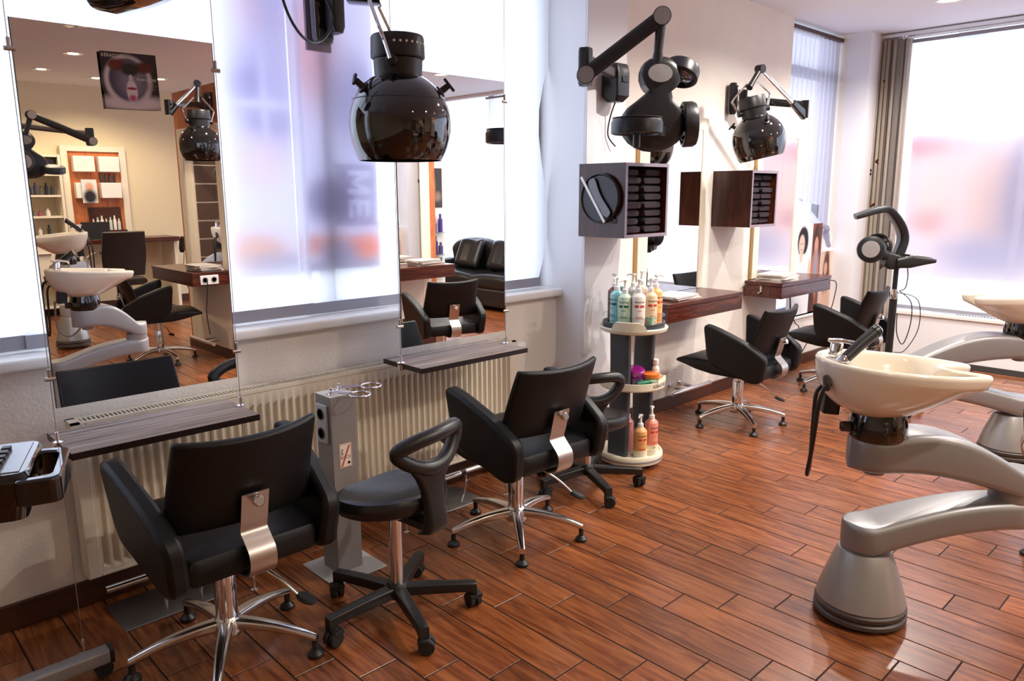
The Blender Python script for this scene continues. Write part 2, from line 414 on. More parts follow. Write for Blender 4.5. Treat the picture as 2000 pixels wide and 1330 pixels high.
# street outside
struct('ground', MB().box((-30, -30, -.35), (40, 40, -.25)), mat('street_paving', '#b9b7b4', .9, vary=.1))

# ------------------------------------------------------------------ panel curtains
def panel(name, label, p0, p1, z0, z1, wav=0, bar=.05, group=None):
    """flat fabric panel between two plan points, weighted bar in its hem, carrier on top"""
    p0, p1 = Vector(p0), Vector(p1); L = (p1 - p0).length; d = (p1 - p0) / L; nrm = Vector((-d.y, d.x))
    t = thing(name, label, 'curtain', (p0.x, p0.y, z0), math.atan2(d.y, d.x), group)
    def f(u, v):
        x = u * L + (wav * (u ** 6) * (math.sin(v * 9) * .6 + v * v * 1.2 - .3 * (1 - v) ** 4)); return (x, .004 * math.sin(u * 7 + v * 3), .03 + v * (z1 - z0 - .05))
    obj('fabric', MB().grid(f, 26, 14), MPANEL, t)
    obj('hem_bar', MB().box((0, -.004, 0), (L + (wav * -.15), .004, bar)), MBAR, t)
    obj('top_carrier', MB().box((0, -.006, z1 - z0 - .03), (L, .006, z1 - z0)), MBAR, t)
    return t
g = 'white panel curtains of the big window'
panel('panel_curtain', 'white panel curtain behind the nearest cable mirror', (-.9, 3.135), (.62, 3.135), 1.0, 2.86, group=g)
panel('panel_curtain', 'white panel curtain right of the nearest cable mirror', (.58, 3.12), (1.725, 3.12), 1.0, 2.86, group=g)
panel('panel_curtain', 'white panel curtain behind the hanging black hood ball', (1.70, 3.14), (2.32, 3.14), .995, 2.86, group=g)
panel('panel_curtain', 'white panel curtain with a wavy side edge next to the pier', (2.28, 3.125), (3.24, 3.125), 1.0, 2.86, wav=.10, group=g)
g = 'white panel curtains of the back windows'
yy = 2.68
for i, (w, dx, lab) in enumerate(((.62, .05, 'white panel curtain beside the patterned curtain in the corner'), (.62, .035, 'second white panel curtain from the corner, behind the far wash basin'),
        (.7, .05, 'third white panel curtain from the corner of the back windows'), (.75, .035, 'fourth white panel curtain from the corner of the back windows'),
        (.75, .05, 'fifth white panel curtain from the corner of the back windows'), (.8, .035, 'sixth white panel curtain from the corner of the back windows'),
        (.8, .05, 'white panel curtain left of the open gap behind the sofa'))):
    panel('panel_curtain', lab, (X1 + .02 + dx, yy), (X1 + .02 + dx, yy - w), .475, 2.855, bar=.03, group=g); yy -= w - (.22 if i == 0 else .06)
yy -= .2
panel('panel_curtain', 'white panel curtain right of the open gap behind the sofa', (X1 + .06, yy), (X1 + .06, yy - .9), .475, 2.855, bar=.03, group=g)

# ------------------------------------------------------------------ styling chairs
def make_chair(label, loc, rotz=0, star=15.0, dz=0):
    t = thing('styling_chair', label, 'chair', loc, rotz)
    up_ = []
    b = MB(); b.lathe([(.047, .075), (.052, .085), (.05, .115), (.04, .135), (.036, .14)], n=24); obj('hub', b, MALU, t)
    b = MB(); b.lathe([(.036, .12), (.036, .285), (.034, .29), (.024, .291), (.024, .41)], n=24); obj('column', b, MCHROME, t)
    b = MB()
    for a in (60, 240): b.cyl((.043 * math.cos(math.radians(a)), .043 * math.sin(math.radians(a)), .10), (.043 * math.cos(math.radians(a)), .043 * math.sin(math.radians(a)), .40), .008, n=10)
    obj('guide_rods', b, MCHROME, t)
    for i in range(5):
        a = math.radians(star + 72 * i) - rotz; d = Vector((math.cos(a), math.sin(a), 0)); w = Vector((-d.y, d.x, 0))
        secs = []
        for k in range(9):
            u = k / 8; r = .035 + .275 * u; z = .112 - .045 * u ** 2.2; hw = .024 - .010 * u; hh = .020 - .007 * u
            secs.append((d * r + Vector((0, 0, z)), w, (0, 0, 1), hw, hh, .011))
        b = MB(); b.rrect(secs); lg = obj('leg', b, MALU, t)
        b = MB(); f = d * .302; b.lathe([(.011, .055), (.011, .026), (.017, .022), (.027, .012), (.028, .003), (.025, 0)][::-1], (f.x, f.y, 0), 14); obj('foot', b, MBLACK, lg)
    secs = [((0, y, (zt + zb) / 2), (1, 0, 0), (0, 0, 1), hw, (zt - zb) / 2, r) for y, hw, zt, zb, r in
            ((-.275, .185, .470, .418, .02), (-.265, .205, .484, .402, .022), (-.21, .228, .492, .392, .022), (-.08, .236, .485, .390, .02), (.08, .236, .483, .392, .02), (.20, .234, .484, .408, .018),
             (.29, .228, .478, .430, .016), (.345, .218, .464, .438, .012), (.358, .210, .456, .441, .008))]
    b = MB(); b.rrect(secs); up_.append(obj('seat', b, MLEATHER, t))
    prof = rpoly([(.108, .742), (.02, .722), (-.17, .648), (-.315, .560), (-.292, .40), (-.225, .378), (.06, .468), (.088, .52)], .045, 5)
    for s in (-1, 1):
        M = T(s * .265, 0, .55) @ RY(s * .10) @ RZ(-s * .05) @ MAT((0, 1, 0), (0, 0, 1), (1, 0, 0), (0, 0, -.55))
        b = MB(); b.prism(prof, -.031, .031, M); o = obj('armrest', b, MLEATHER, t, bevel=.016); up_.append(o)
    def f(u, v):
        x = (u - .5) * (.440 + .03 * (1 - v)); q = (2 * u - 1) ** 2
        z = .545 + v * .295 + .012 * q * v; y = -.195 - .085 * v - .02 * v * v + .05 * q - .02; return (x, y, z)
    b = MB(); b.slab(f, .046, 13, 8, (0, 1, .25)); up_.append(obj('backrest', b, MLEATHER, t, bevel=.008))
    pts = [(0, -.292, .655), (0, -.272, .57), (0, -.262, .53), (0, -.283, .505), (0, -.312, .475), (0, -.318, .44), (0, -.305, .405), (0, -.27, .385), (0, -.20, .382), (0, -.06, .384)]
    sp = spline(pts, 5); b = MB(); n = len(sp); rs = []
    for i, p in enumerate(sp):
        tg = (sp[min(i + 1, n - 1)] - sp[max(i - 1, 0)]).normalized(); q = Vector((1, 0, 0)).cross(tg)
        rs.append([p + Vector((.043, 0, 0)) + q * .0025, p + Vector((-.043, 0, 0)) + q * .0025, p + Vector((-.043, 0, 0)) - q * .0025, p + Vector((.043, 0, 0)) - q * .0025])
    b.rings(rs); up_.append(obj('back_bracket', b, MSTEEL, t))
    b = MB(); b.lathe([(.008, 0), (.008, .012), (.0165, .014), (.0175, .03), (.014, .034)], n=16, M=T(0, -.287, .628) @ RX(math.radians(78))); up_.append(obj('knob', b, MALU, t))
    a = math.radians(-48) - rotz; d = Vector((math.cos(a), math.sin(a), 0))
    sp = spline([d * .03 + Vector((0, 0, .345)), d * .10 + Vector((0, 0, .325)), d * .19 + Vector((0, 0, .27)), d * .255 + Vector((0, 0, .21))], 5)
    b = MB(); b.tube(sp, .008, 10, flat=.7); lv = obj('lever', b, MALU, t); up_.append(lv)
    b = MB(); b.lathe([(.004, -.012), (.022, -.008), (.026, 0), (.022, .008), (.004, .012)], n=14, sx=1.5, M=T(d.x * .28, d.y * .28, .198) @ RZ(a) @ RY(.4)); obj('pedal', b, MRUB, lv)
    for o in up_: o.location.z += dz
    return t
make_chair('black leather styling chair nearest the camera, at the first zebra wood shelf', (.922, 2.37, 0), 0, 23.5, .013)
make_chair('black leather styling chair at the second zebra wood shelf, behind the rolling stool', (2.262, 2.34, 0), math.radians(-3), 14.8, 0)
make_chair('black leather styling chair in front of the rosewood desk behind the bottle trolley', (4.537, 2.528, 0), math.radians(2), 15, -.03)
make_chair('black leather styling chair farthest away, beside the floor stand processor', (5.93, 2.46, 0), math.radians(3), 12, -.03)
make_chair('black leather styling chair at the right edge, its back seen in the second mirror', (3.926, .445, 0), math.radians(195), 136.5, 0)
make_chair('black leather styling chair facing the mirror partition, seen in the nearest cable mirror', (2.42, -1.88, 0), math.radians(-80), 10, 0)

# ------------------------------------------------------------------ rolling stools
def make_stool(label, loc, rotz, star, dz=0):
    t = thing('rolling_stool', label, 'stool', loc, rotz)
    b = MB(); b.lathe([(.04, .075), (.045, .085), (.042, .115), (.032, .13)], n=20); obj('hub', b, MBLACK, t)
    for i in range(5):
        a = math.radians(star + 72 * i) - rotz; d = Vector((math.cos(a), math.sin(a), 0)); w = Vector((-d.y, d.x, 0))
        b = MB(); b.rrect([(d * r + Vector((0, 0, z)), w, (0, 0, 1), hw, hh, .006) for r, z, hw, hh in ((.03, .098, .024, .020), (.15, .095, .021, .020), (.262, .09, .019, .018), (.29, .082, .018, .024), (.296, .079, .017, .025))])
        lg = obj('leg', b, MBLACK, t)
        c = d * .283 + w * .012; b = MB(); ca = a + .9 * i
        M = T(c.x, c.y, .029) @ RZ(ca)
        for s in (-.014, .014): b.cyl((s - .010, 0, 0), (s + .010, 0, 0), .0285, n=18, M=M)
        b.lathe([(.012, 0), (.012, .035)], (0, .01, 0), 10, M=M); b.box((-.026, -.012, .012), (.026, .03, .03), M=M); obj('castor', b, MRUB, lg, bevel=.003)
    b = MB(); b.lathe([(.025, .12), (.025, .43)], n=20); obj('gas_column', b, MCHROME, t)
    b = MB(); b.lathe([(.03, .40), (.03, .425), (.036, .43)], n=18); obj('collar', b, MBLACK, t)
    n = 32; rs = []
    for r, z in ((.10, .425), (.16, .428), (.188, .438), (.200, .460), (.200, .478), (.190, .495), (.172, .503), (.13, .492), (.07, .482), (.012, .48)):
        ring = []
        for j in range(n):
            a = 2 * PI * j / n; x, y = math.cos(a), math.sin(a); q = r / .2
            k = 1 + .10 * math.cos(2 * a) - .05 * math.cos(3 * (a - PI / 2)) * q
            ring.append((x * r * k, y * r * .98 * k, z + (.022 * y * y * (1 if y < 0 else .2) + .012 * x * x - .012 * max(0, y)) * q * q))
        rs.append(ring)
    b = MB(); b.rings(rs); obj('seat', b, MLEATHER2, t)
    bk = [(-.135, .02), (-.07, .062), (.03, .078), (.115, .07), (.135, .03), (.085, -.03), (.0, -.05), (-.085, -.025)]
    M = T(0, -.215, .675) @ RX(math.radians(10)); b = MB()
    b.tube([(x, .04 * (x / .135) ** 2, z) for x, z in [(p.x, p.y) for p in spline(bk, 6, True)]], .026, 12, True, M=M)
    obj('back_loop', b, MBLACK, t)
    b = MB(); b.rrect([((0, y, z), (1, 0, 0), (0, -.2, 1) if False else (0, 1, 0), hw, hh, .014) for y, z, hw, hh in
        ((-.200, .650, .095, .012), (-.198, .625, .088, .017), (-.197, .59, .062, .019), (-.199, .55, .045, .020), (-.206, .50, .040, .021), (-.215, .45, .041, .022), (-.215, .42, .044, .024), (-.20, .395, .044, .024), (-.17, .383, .040, .016))])
    obj('back_stem', b, MBLACK, t); b = MB(); b.box((-.03, -.19, .392), (.03, .02, .425)); obj('seat_bracket', b, MBLACK, t, bevel=.006)
    for o in t.children:
        if o.name.split('.')[0] in ('seat', 'back_loop', 'back_stem', 'seat_bracket', 'collar'): o.location.z += dz
    return t
make_stool('black rolling stool with looped backrest beside the grey socket column', (1.479, 2.167, 0), math.radians(6), 36.5)
make_stool('black rolling stool half hidden behind the second styling chair and the trolley', (2.93, 2.49, 0), math.radians(-42), 27, -.10)

# ------------------------------------------------------------------ cable mirrors with their boards
def cable_mirror(xa, xb, zs, lab1, lab2):
    t = thing('cable_mirror', lab1, 'mirror', ((xa + xb) / 2, 2.71, 0)); h = (xb - xa) / 2
    p = obj('mirror_pane', MB().box((-h + .008, -.003, .870), (h - .008, .003, 2.055)), MMIR, t, smooth=0)
    for s in (-1, 1): obj('pane_edge', MB().box((s * (h - .008) - .0012, -.0032, .870), (s * (h - .008) + .0012, .0032, 2.055)), MEDGE, t)
    for s in (-1, 1):
        obj('cable', MB().cyl((s * h, 0, .04), (s * h, 0, ZC), .0014, n=6), MSTEEL, t)
        for z in (1.966, .968):
            b = MB(); b.cyl((s * (h - .016), 0, z), (s * (h + .014), 0, z), .0075, n=12); b.cyl((s * h, 0, z), (s * h, 0, z + .032), .0055, n=10); obj('clamp', b, MSTEEL, t)
        b = MB(); b.lathe([(.016, 0), (.016, .003), (.006, .005), (.005, .05), (.003, .055)], (s * h, 0, 0), 14); obj('floor_anchor', b, MCHROME, t)
    sh = thing('console_board', lab2, 'shelf', ((xa + xb) / 2, 2.70, zs))
    obj('board', MB().box((-h, -.145, -.022), (h, .145, 0)), MZEB, sh, smooth=0)
    b = MB(); b.box((-h - .001, -.146, -.0225), (h + .001, -.1445, -.0005)); b.box((h - .0005, -.146, -.0225), (h + .001, .146, -.0005)); b.box((-h - .001, -.146, -.0225), (-h + .0005, .146, -.0005)); obj('edge_band', b, MZEDGE, sh)
    for s in (-1, 1):
        b = MB(); b.lathe([(.015, -.03), (.015, -.006), (.006, -.006)], (s * h, .01, 0), 16); b.lathe([(.019, .001), (.019, .004), (.006, .008), (.0055, .034), (.003, .036)], (s * h, .01, 0), 16); obj('collar', b, MCHROME, sh)
cable_mirror(.556, 1.170, .757, 'frameless mirror hung on steel cables, nearest the camera', 'zebra wood board held by the cables of the nearest mirror')
cable_mirror(1.911, 2.550, .803, 'frameless mirror hung on steel cables, half behind the black hood ball', 'zebra wood board held by the cables of the second mirror')

# ------------------------------------------------------------------ radiator
t = thing('panel_radiator', 'long cream ribbed panel radiator below the big window sill', 'radiator', (0, 0, 0))
xa, xb, za, zb = .648, 2.842, .145, .742; n = 60; pw = (xb - xa - .09) / n; rs = []
for j, z in enumerate((za + .012, za + .035, za + .05, zb - .075, zb - .06, zb - .012)):
    row = []; amp = 0 if j in (0, 1, 4, 5) else .017
    for i in range(n):
        x = xa + .045 + i * pw
        for u, d in ((0, 0), (.3, 0), (.42, 1), (.88, 1)): row.append((x + u * pw, 2.938 + amp * d, z))
    row.append((xb - .045, 2.938, z)); rs.append(row)
b = MB(); m = len(rs[0]); b.add([p for r in rs for p in r], [(j * m + i, j * m + i + 1, (j + 1) * m + i + 1, (j + 1) * m + i) for j in range(5) for i in range(m - 1)])
obj('ribbed_face', b, MRAD, t, smooth=50)
b = MB(); b.box((xa, 2.936, za), (xa + .046, 3.015, zb)); b.box((xb - .046, 2.936, za), (xb, 3.015, zb)); b.box((xa + .046, 2.936, zb - .014), (xb - .046, 2.944, zb)); b.box((xa + .046, 2.936, za), (xb - .046, 2.944, za + .014)); b.box((xa + .046, 2.96, za), (xb - .046, 3.015, zb - .02))
obj('casing', b, MRAD, t, bevel=.005)
b = MB(); b.box((xa + .02, 2.944, zb - .004), (xb - .02, 3.01, zb - .002)); obj('grille_bed', b, MSLOT, t)
b = MB(); x = xa + .03
while x < xb - .03: b.box((x, 2.95, zb - .003), (x + .006, 3.005, zb + .003)); x += .0148
b.box((xa, 2.936, zb - .003), (xb, 2.95, zb + .004)); b.box((xa, 3.004, zb - .003), (xb, 3.018, zb + .004)); b.box((xa, 2.936, zb - .003), (xa + .03, 3.018, zb + .004)); b.box((xb - .03, 2.936, zb - .003), (xb, 3.018, zb + .004))
obj('top_grille', b, MRAD, t, smooth=0)['kind'] = 'stuff'
b = MB(); b.cyl((xb, 2.97, .70), (xb + .03, 2.97, .70), .017, n=18); b.lathe([(.019, 0), (.024, .008), (.027, .04), (.021, .062), (.01, .066)], n=18, M=T(xb + .03, 2.97, .70) @ RY(PI / 2)); obj('valve', b, MWHITE, t)
b = MB()
for x in (xa + .35, xb - .35): b.box((x, 3.01, .3), (x + .04, 3.0285, .36))
obj('wall_bracket', b, MRAD, t)

# ------------------------------------------------------------------ floor footrests under the boards
def footrest(x, label, y=2.86):
    t = thing('floor_footrest', label, 'footrest', (x, y, 0))
    obj('floor_plate', MB().box((-.18, -.12, 0), (.22, .12, .006)), MDULL, t, bevel=.002)
    b = MB(); b.tube(spline([(-.23, -.13, .19), (.0, -.13, .19), (.22, -.13, .19)], 2), .0125, 12); obj('bar', b, MALU, t)
    for s in (-.04, .09): obj('leg', MB().tube(spline([(s, -.13, .19), (s + .005, -.128, .12), (s + .02, -.07, .006)], 4), .006, 8), MALU, t)
    obj('sleeve', MB().cyl((.06, -.13, .19), (.085, -.13, .19), .0155, n=14), MBLACK, t)
footrest(.88, 'steel plate footrest with chrome bar under the first zebra wood board')
footrest(2.20, 'steel plate footrest with chrome bar under the second zebra wood board')

# ------------------------------------------------------------------ socket column
t = thing('socket_column', 'grey metal column with two sockets and no smoking sticker by the radiator', 'socket column', (1.528, 2.63, 0))
obj('base_plate', MB().box((-.125, -.135, 0), (.13, .125, .006)), mat('grey_enamel', '#b9b6b2', .4), t, bevel=.002)
MPOST = mat('post_grey', '#8e8a88', .45, .2)
obj('post', MB().box((-.058, -.058, .006), (.058, .058, .752)), MPOST, t, bevel=.003)
obj('cap', MB().box((-.059, -.059, .752), (.059, .059, .757)), mat('grey_enamel_light', '#c4c1bd', .4), t, bevel=.002)
pl = obj('socket_plate', MB().box((-.070, -.038, .56), (-.058, .038, .72)), mat('socket_grey', '#b5b7bd', .4), t, bevel=.004)
for z in (.68, .60): obj('socket', MB().lathe([(.024, .0), (.024, .003), (.019, .003), (.019, -.009), (0, -.009)], n=20, M=T(-.070, 0, z) @ RY(-PI / 2)), MBLACK, pl)
st = obj('sticker', MB().box((-.028, -.0592, .455), (.028, -.058, .555)), mat('sticker_cream', '#eadfce', .5), t)
b = MB(); a = MAT((1, 0, 0), (0, 0, 1), (0, -1, 0), (0, -.0593, .505))
for lo, hi in (((-.026, -.048), (.026, -.0465)), ((-.026, .0465), (.026, .048)), ((-.026, -.048), (-.0245, .048)), ((.0245, -.048), (.026, .048))): b.box((lo[0], lo[1], 0), (hi[0], hi[1], .0003), M=a)
b.add([(-.022, -.044, .0009), (-.014, -.044, .0009), (.022, .042, .0009), (.014, .042, .0009)], [(0, 1, 2, 3)], a); obj('red_bar', b, MPINKINK, st, smooth=0)
b = MB()
for lo, hi in (((-.018, -.012), (.02, -.0105)), ((-.018, -.0035), (.02, -.002)), ((-.018, -.012), (-.0165, -.002)), ((.0185, -.012), (.02, -.002)), ((-.022, -.012), (-.020, -.002))): b.box((lo[0], lo[1], 0), (hi[0], hi[1], .0005), M=a)
b.tube([Vector((x, y, .0006)) for x, y in [(p.x, p.y) for p in spline([(-.019, .002, 0), (-.012, .01, 0), (-.02, .016, 0), (-.012, .022, 0), (-.018, .03, 0)], 4)]], .0012, 6, M=a)
b.lathe([(.006, 0), (.006, .0006), (.0035, .0006), (.0035, 0)], (.014, -.032, 0), 14, M=a); obj('cigarette_print', b, MINK, st, smooth=0)
for (x, y, ang) in ((-.03, -.02, -62), (.03, .02, -32)):
    M = T(x, y, .757) @ RZ(math.radians(ang)); b = MB()
    b.lathe([(.018, 0), (.018, .004), (.009, .006), (.009, .016), (.006, .018), (.006, .026), (.003, .028)], n=14, M=M)
    for s in (-.009, .009): b.cyl((.0, s, .012), (.085, s, .012), .0032, n=8, M=M)
    k = [(.085, -.009, .012)] + [(.13 - .042 * math.cos(q), -.042 * math.sin(q), .012) for q in [math.radians(12 + i * 14) for i in range(25)]]
    b.tube(k, .0036, 8, M=M); obj('dryer_holder', b, MCHROME, t)

# ------------------------------------------------------------------ bottle trolley
TX, TY = 3.40, 2.56
t = thing('bottle_trolley', 'round cream bottle trolley with slate uprights in front of the pier', 'trolley', (TX, TY, 0))
b = MB(); b.lathe([(.165, .03), (.182, .034), (.186, .05), (.186, .075), (.18, .085), (.172, .085), (.170, .075), (0, .075)], n=48); obj('base_tray', b, MCREAM, t)
b = MB(); b.lathe([(.1865, .050), (.1878, .052), (.1878, .060), (.1865, .062)], n=48, cap=(False, False)); obj('base_band', b, MLGREY, t)
for a in (30, 150, 270):
    b = MB(); x, y = .13 * math.cos(math.radians(a)), .13 * math.sin(math.radians(a)); b.cyl((x, y - .01, .017), (x, y + .01, .017), .017, n=14); b.box((x - .008, y - .014, .02), (x + .008, y + .014, .034)); obj('castor', b, MRUB, t)
for s, x in ((1, -.118), (-1, .115)):
    b = MB(); b.rrect([((x + s * dx, 0, z), (0, 1, 0), (1, 0, 0), .066, .017, .012) for z, dx in ((.07, .0), (.25, .006), (.45, .010), (.62, .008), (.80, 0))]); obj('upright', b, MSLATE, t)
b = MB(); b.lathe([(0, .462), (.178, .462), (.185, .470), (.185, .508), (.178, .508), (.174, .480), (0, .480)], n=48); ms = obj('middle_tray', b, MCREAM, t)
b = MB(); M = T(.05, -.105, .4805) @ RZ(math.radians(20)); b.box((-.085, -.055, 0), (.085, .055, .006), M=M)
for lo, hi in (((-.085, -.055), (.085, -.051)), ((-.085, .051), (.085, .055)), ((-.085, -.055), (-.081, .055)), ((.081, -.055), (.085, .055))): b.box((lo[0], lo[1], 0), (hi[0], hi[1], .035), M=M)
obj('insert_tray', b, MCREAM, t)
b = MB(); b.lathe([(0, .780), (.17, .780), (.188, .790), (.192, .806), (.186, .812), (.172, .804), (0, .804)], n=48); tp = obj('top_rim', b, MCREAM, t)
a0 = math.radians(226); rs = []
for i in range(17):
    u = i / 16; a = a0 + math.radians(-48 + 62 * u); h = .046 * min(1, u / .14) * min(1, (1 - u) / .22); h = .046 * (h / .046) ** .5 if h > 0 else 0
    rs.append([(r * math.cos(a), r * math.sin(a), z) for r, z in ((.192, .800), (.193, .806 + h), (.188, .808 + h), (.186, .800))])
b = MB(); b.rings(rs); obj('handle', b, MCREAM, t)
b = MB(); b.lathe([(0, .800), (.172, .800), (.175, .835), (.166, .838), (.160, .826), (0, .826)], n=48); obj('turntable', b, MSLATE, t)
b = MB(); b.lathe([(.168, .870), (.174, .870), (.174, .874), (.140, .874), (.140, .870)], n=48, cap=(False, False)); obj('bottle_ring', b, MACR, t)
b = MB()
for x, y in ((-.055, -.11), (.015, -.125), (.07, -.095), (.11, -.045)): b.lathe([(.040, .075), (.040, .115), (.036, .115), (.036, .080), (0, .080)], (x, y, 0), 20)
obj('cup_holders', b, MCREAM, t)['kind'] = 'stuff'
def bend(me, r, ang, z0, sq=1.0):
    for v in me.vertices:
        x, y, z = v.co; a = ang + x / r; v.co = ((r + z) * math.cos(a), (r + z) * math.sin(a), z0 + y)
def curved_text(parent, s, size, r, ang, z0, m, name='lettering'):
    o = text(name, s, size, Matrix.Identity(4), m, parent, .92, .0002); bend(o.data, r + .0004, ang, z0); return o
def bottle(label, x, y, z, col, face=225, r=.0375, h=.155, pump=True, band=None, brand=True, cap=None, spout=200, sq=1, print_=MINK, tilt=0, turn=0):
    t = thing('pump_bottle' if pump else 'bottle', label, 'bottle', (x, y, z), 0, None)
    m = bpy.data.materials.get('plastic_' + col) or mat('plastic_' + col, col, .28, coat=.2)
    b = MB(); b.lathe([(r * .9, 0), (r, .004), (r, h), (r * .97, h + .004), (r * .55, h + .020), (.013, h + .024), (.013, h + .03)], n=28, sy=sq); obj('body', b, m, t)
    if pump:
        b = MB(); b.lathe([(.0165, h + .024), (.0165, h + .044), (.010, h + .047), (.007, h + .06), (.0065, h + .085), (.0125, h + .088), (.0125, h + .096), (.004, h + .098)], n=16)
        a = math.radians(spout); b.tube([(0, 0, h + .092), (.028 * math.cos(a), .028 * math.sin(a), h + .093), (.042 * math.cos(a), .042 * math.sin(a), h + .086)], [.006, .005, .0035], 8); obj('pump', b, MWHITE, t)
    else:
        b = MB(); b.lathe([(.015, h + .022), (.017, h + .026), (.016, h + .052), (.012, h + .055)], n=16); obj('cap', b, cap or MWHITE, t)
    if band:
        fa = math.radians(face); b = MB(); w = .028 / r
        for q0, q1 in ((-w, -.12), (.06, w)):
            vs = []; 
            for i in range(7):
                q = fa + q0 + (q1 - q0) * i / 6
                for zz in (h * .66, h * .74): vs.append(((r + .0004) * math.cos(q), (r + .0004) * sq * math.sin(q), zz))
            b.add(vs, [(2 * i, 2 * i + 2, 2 * i + 3, 2 * i + 1) for i in range(6)])
        for zz, ww in ((h * .54, .4), (h * .33, .75), (h * .29, .75), (h * .12, .7)):
            vs = []
            for i in range(7):
                q = fa - w * ww + 2 * w * ww * i / 6
                for k in (0, .0028): vs.append(((r + .0004) * math.cos(q), (r + .0004) * sq * math.sin(q), zz + k))
            b.add(vs, [(2 * i, 2 * i + 2, 2 * i + 3, 2 * i + 1) for i in range(6)])
        obj('label_print', b, band, t, smooth=0)['kind'] = 'stuff'
        if brand: curved_text(t, 'KÉRASTASE', .0125, r, fa, h * .84, print_)
    return t
ZT = TZ = .826
Bq = lambda ang, rad: (TX + rad * math.cos(math.radians(ang)), TY + rad * math.sin(math.radians(ang)))
MTEALP = mat('teal_print', '#1d5a56', .5)
for lab, ang, rad, col, kw in (
    ('tall aqua pump bottle, leftmost on the trolley top', 163, .118, '#8fd0d4', dict(face=170, band=MTEALP, h=.165, spout=190)),
    ('pale green pump bottle with dark green label, second from left on the trolley top', 192, .122, '#bcd6bd', dict(face=208, band=MTEALP, spout=170)),
    ('white pump bottle with red label at the front of the trolley top', 228, .125, '#ece4da', dict(face=226, band=MRED, spout=240, h=.160)),
    ('beige pump bottle with red label on the trolley top, right of the white one', 263, .121, '#e3c9a6', dict(face=240, band=MRED, h=.162, spout=330)),
    ('orange pump bottle with red label, rightmost on the trolley top', 300, .118, '#efb270', dict(face=262, band=MRED, h=.175, spout=320)),
    ('brown pump bottle at the back left of the trolley top', 130, .110, '#6e3f2c', dict(h=.175, spout=60)),
    ('small aqua bottle with a tall flat cap at the back of the trolley top', 85, .09, '#7cc4b8', dict(h=.14, pump=False, cap=mat('aqua_cap', '#7fb9b6', .3), r=.032)),
    ('pump bottle with magenta cap ring behind the beige bottle', 40, .115, '#d9cfd2', dict(h=.165, spout=140)),
    ('clear tall pump bottle in the middle of the trolley top', 340, .045, '#e6d8c8', dict(h=.19, r=.034, spout=10)),
    ('copper coloured bottle behind the aqua bottle', 150, .06, '#b5653c', dict(h=.13, pump=False, r=.03, cap=MBLACK))):
    x, y = Bq(ang, rad); bottle(lab, x, y, ZT, col, **kw)
tag(obj('measuring_cup', MB().lathe([(.015, 0), (.018, .055), (.016, .055), (.0135, .003), (0, .003)], n=18), mat('clear_green', '#a9d8c0', .2), loc=(TX - .045, TY - .15, TZ), smooth=50), 'small clear green cup between the white and beige bottles', 'cup')
bottle('amber pump bottle with red label on the trolley base', TX - .055, TY - .11, .080, '#dca062', face=240, band=MRED, h=.145, spout=200)
bottle('coral pink pump bottle with red label on the trolley base', TX + .07, TY - .095, .080, '#e08a78', face=250, band=MRED, h=.165, spout=215)
bottle('rose pump bottle behind the amber one on the trolley base', TX - .02, TY + .01, .076, '#cf8b86', h=.17, spout=20, face=200)
def jar(label, x, y, z, r, h, col, rot=None):
    t = thing('hair_mask_jar', label, 'jar', (x, y, z)); m = mat('plastic_' + col, col, .2, coat=.5)
    if rot: t.rotation_euler = rot
    obj('pot', MB().lathe([(r * .86, 0), (r * .93, .006), (r * .93, h * .5)], n=28), m, t); obj('lid', MB().lathe([(r, h * .5), (r * 1.03, h * .6), (r, h * .95), (r * .9, h), (0, h)], n=28), m, t)
jar('dark purple jar, lower one of the two stacked on the middle tray', TX - .035, TY - .045, .4805, .052, .05, '#57125a')
jar('magenta jar lying tilted on the dark purple jar', TX - .035, TY - .045, .5305, .05, .045, '#9a1f86', (.25, -.12, 0))
jar('orange jar on the middle tray of the trolley', TX + .03, TY - .105, .487, .05, .06, '#d8702c')
tag(obj('tube', MB().rrect([((x, 0, .0165), (0, 1, 0), (0, 0, 1), w, h, .01) for x, w, h in ((-.06, .022, .003), (-.02, .022, .012), (.035, .019, .0165), (.04, .016, .015), (.06, .016, .015))]), mat('green_tube', '#1f6b4c', .3), loc=(TX - .03, TY - .125, .487), rotz=-.6), 'dark green tube lying in front of the orange jar', 'tube')
bottle('white bottle with clear cap on the middle tray', TX + .105, TY - .085, .4865, '#e9e3da', h=.07, r=.021, pump=False)
curved_text(t, 'KÉRASTASE', .026, .1852, math.radians(275), .489, MINK)
curved_text(t, 'L', .03, .188, math.radians(283), .056, MLGREY)

# ------------------------------------------------------------------ towel cabinets
def cabinet(label, x0, x1, y0, y1, z0, z1, dark):
    t = thing('wall_cabinet', label, 'cabinet', (0, 0, 0)); k = .018
    for lo, hi in (((x0, y0, z0), (x0 + k, y1, z1)), ((x1 - k, y0, z0), (x1, y1, z1))): obj('side_panel', MB().box(lo, hi), MROSE, t)
    for za in (z0, z1 - k): obj('shelf_panel', MB().box((x0 + k, y0, za), (x1 - k, y1, za + k)), MROSEX, t)
    obj('back_panel', MB().box((x0 + k, y1 - .008, z0 + k), (x1 - k, y1, z1 - k)), MINS, t)
    b = MB(); e = .0015
    for lo, hi in (((x0, z0), (x0 + k, z1)), ((x1 - k, z0), (x1, z1)), ((x0 + k, z0), (x1 - k, z0 + k)), ((x0 + k, z1 - k), (x1 - k, z1))): b.box((lo[0], y0 - e, lo[1]), (hi[0], y0, hi[1]))
    obj('front_edging', b, MALT, t)
    return t
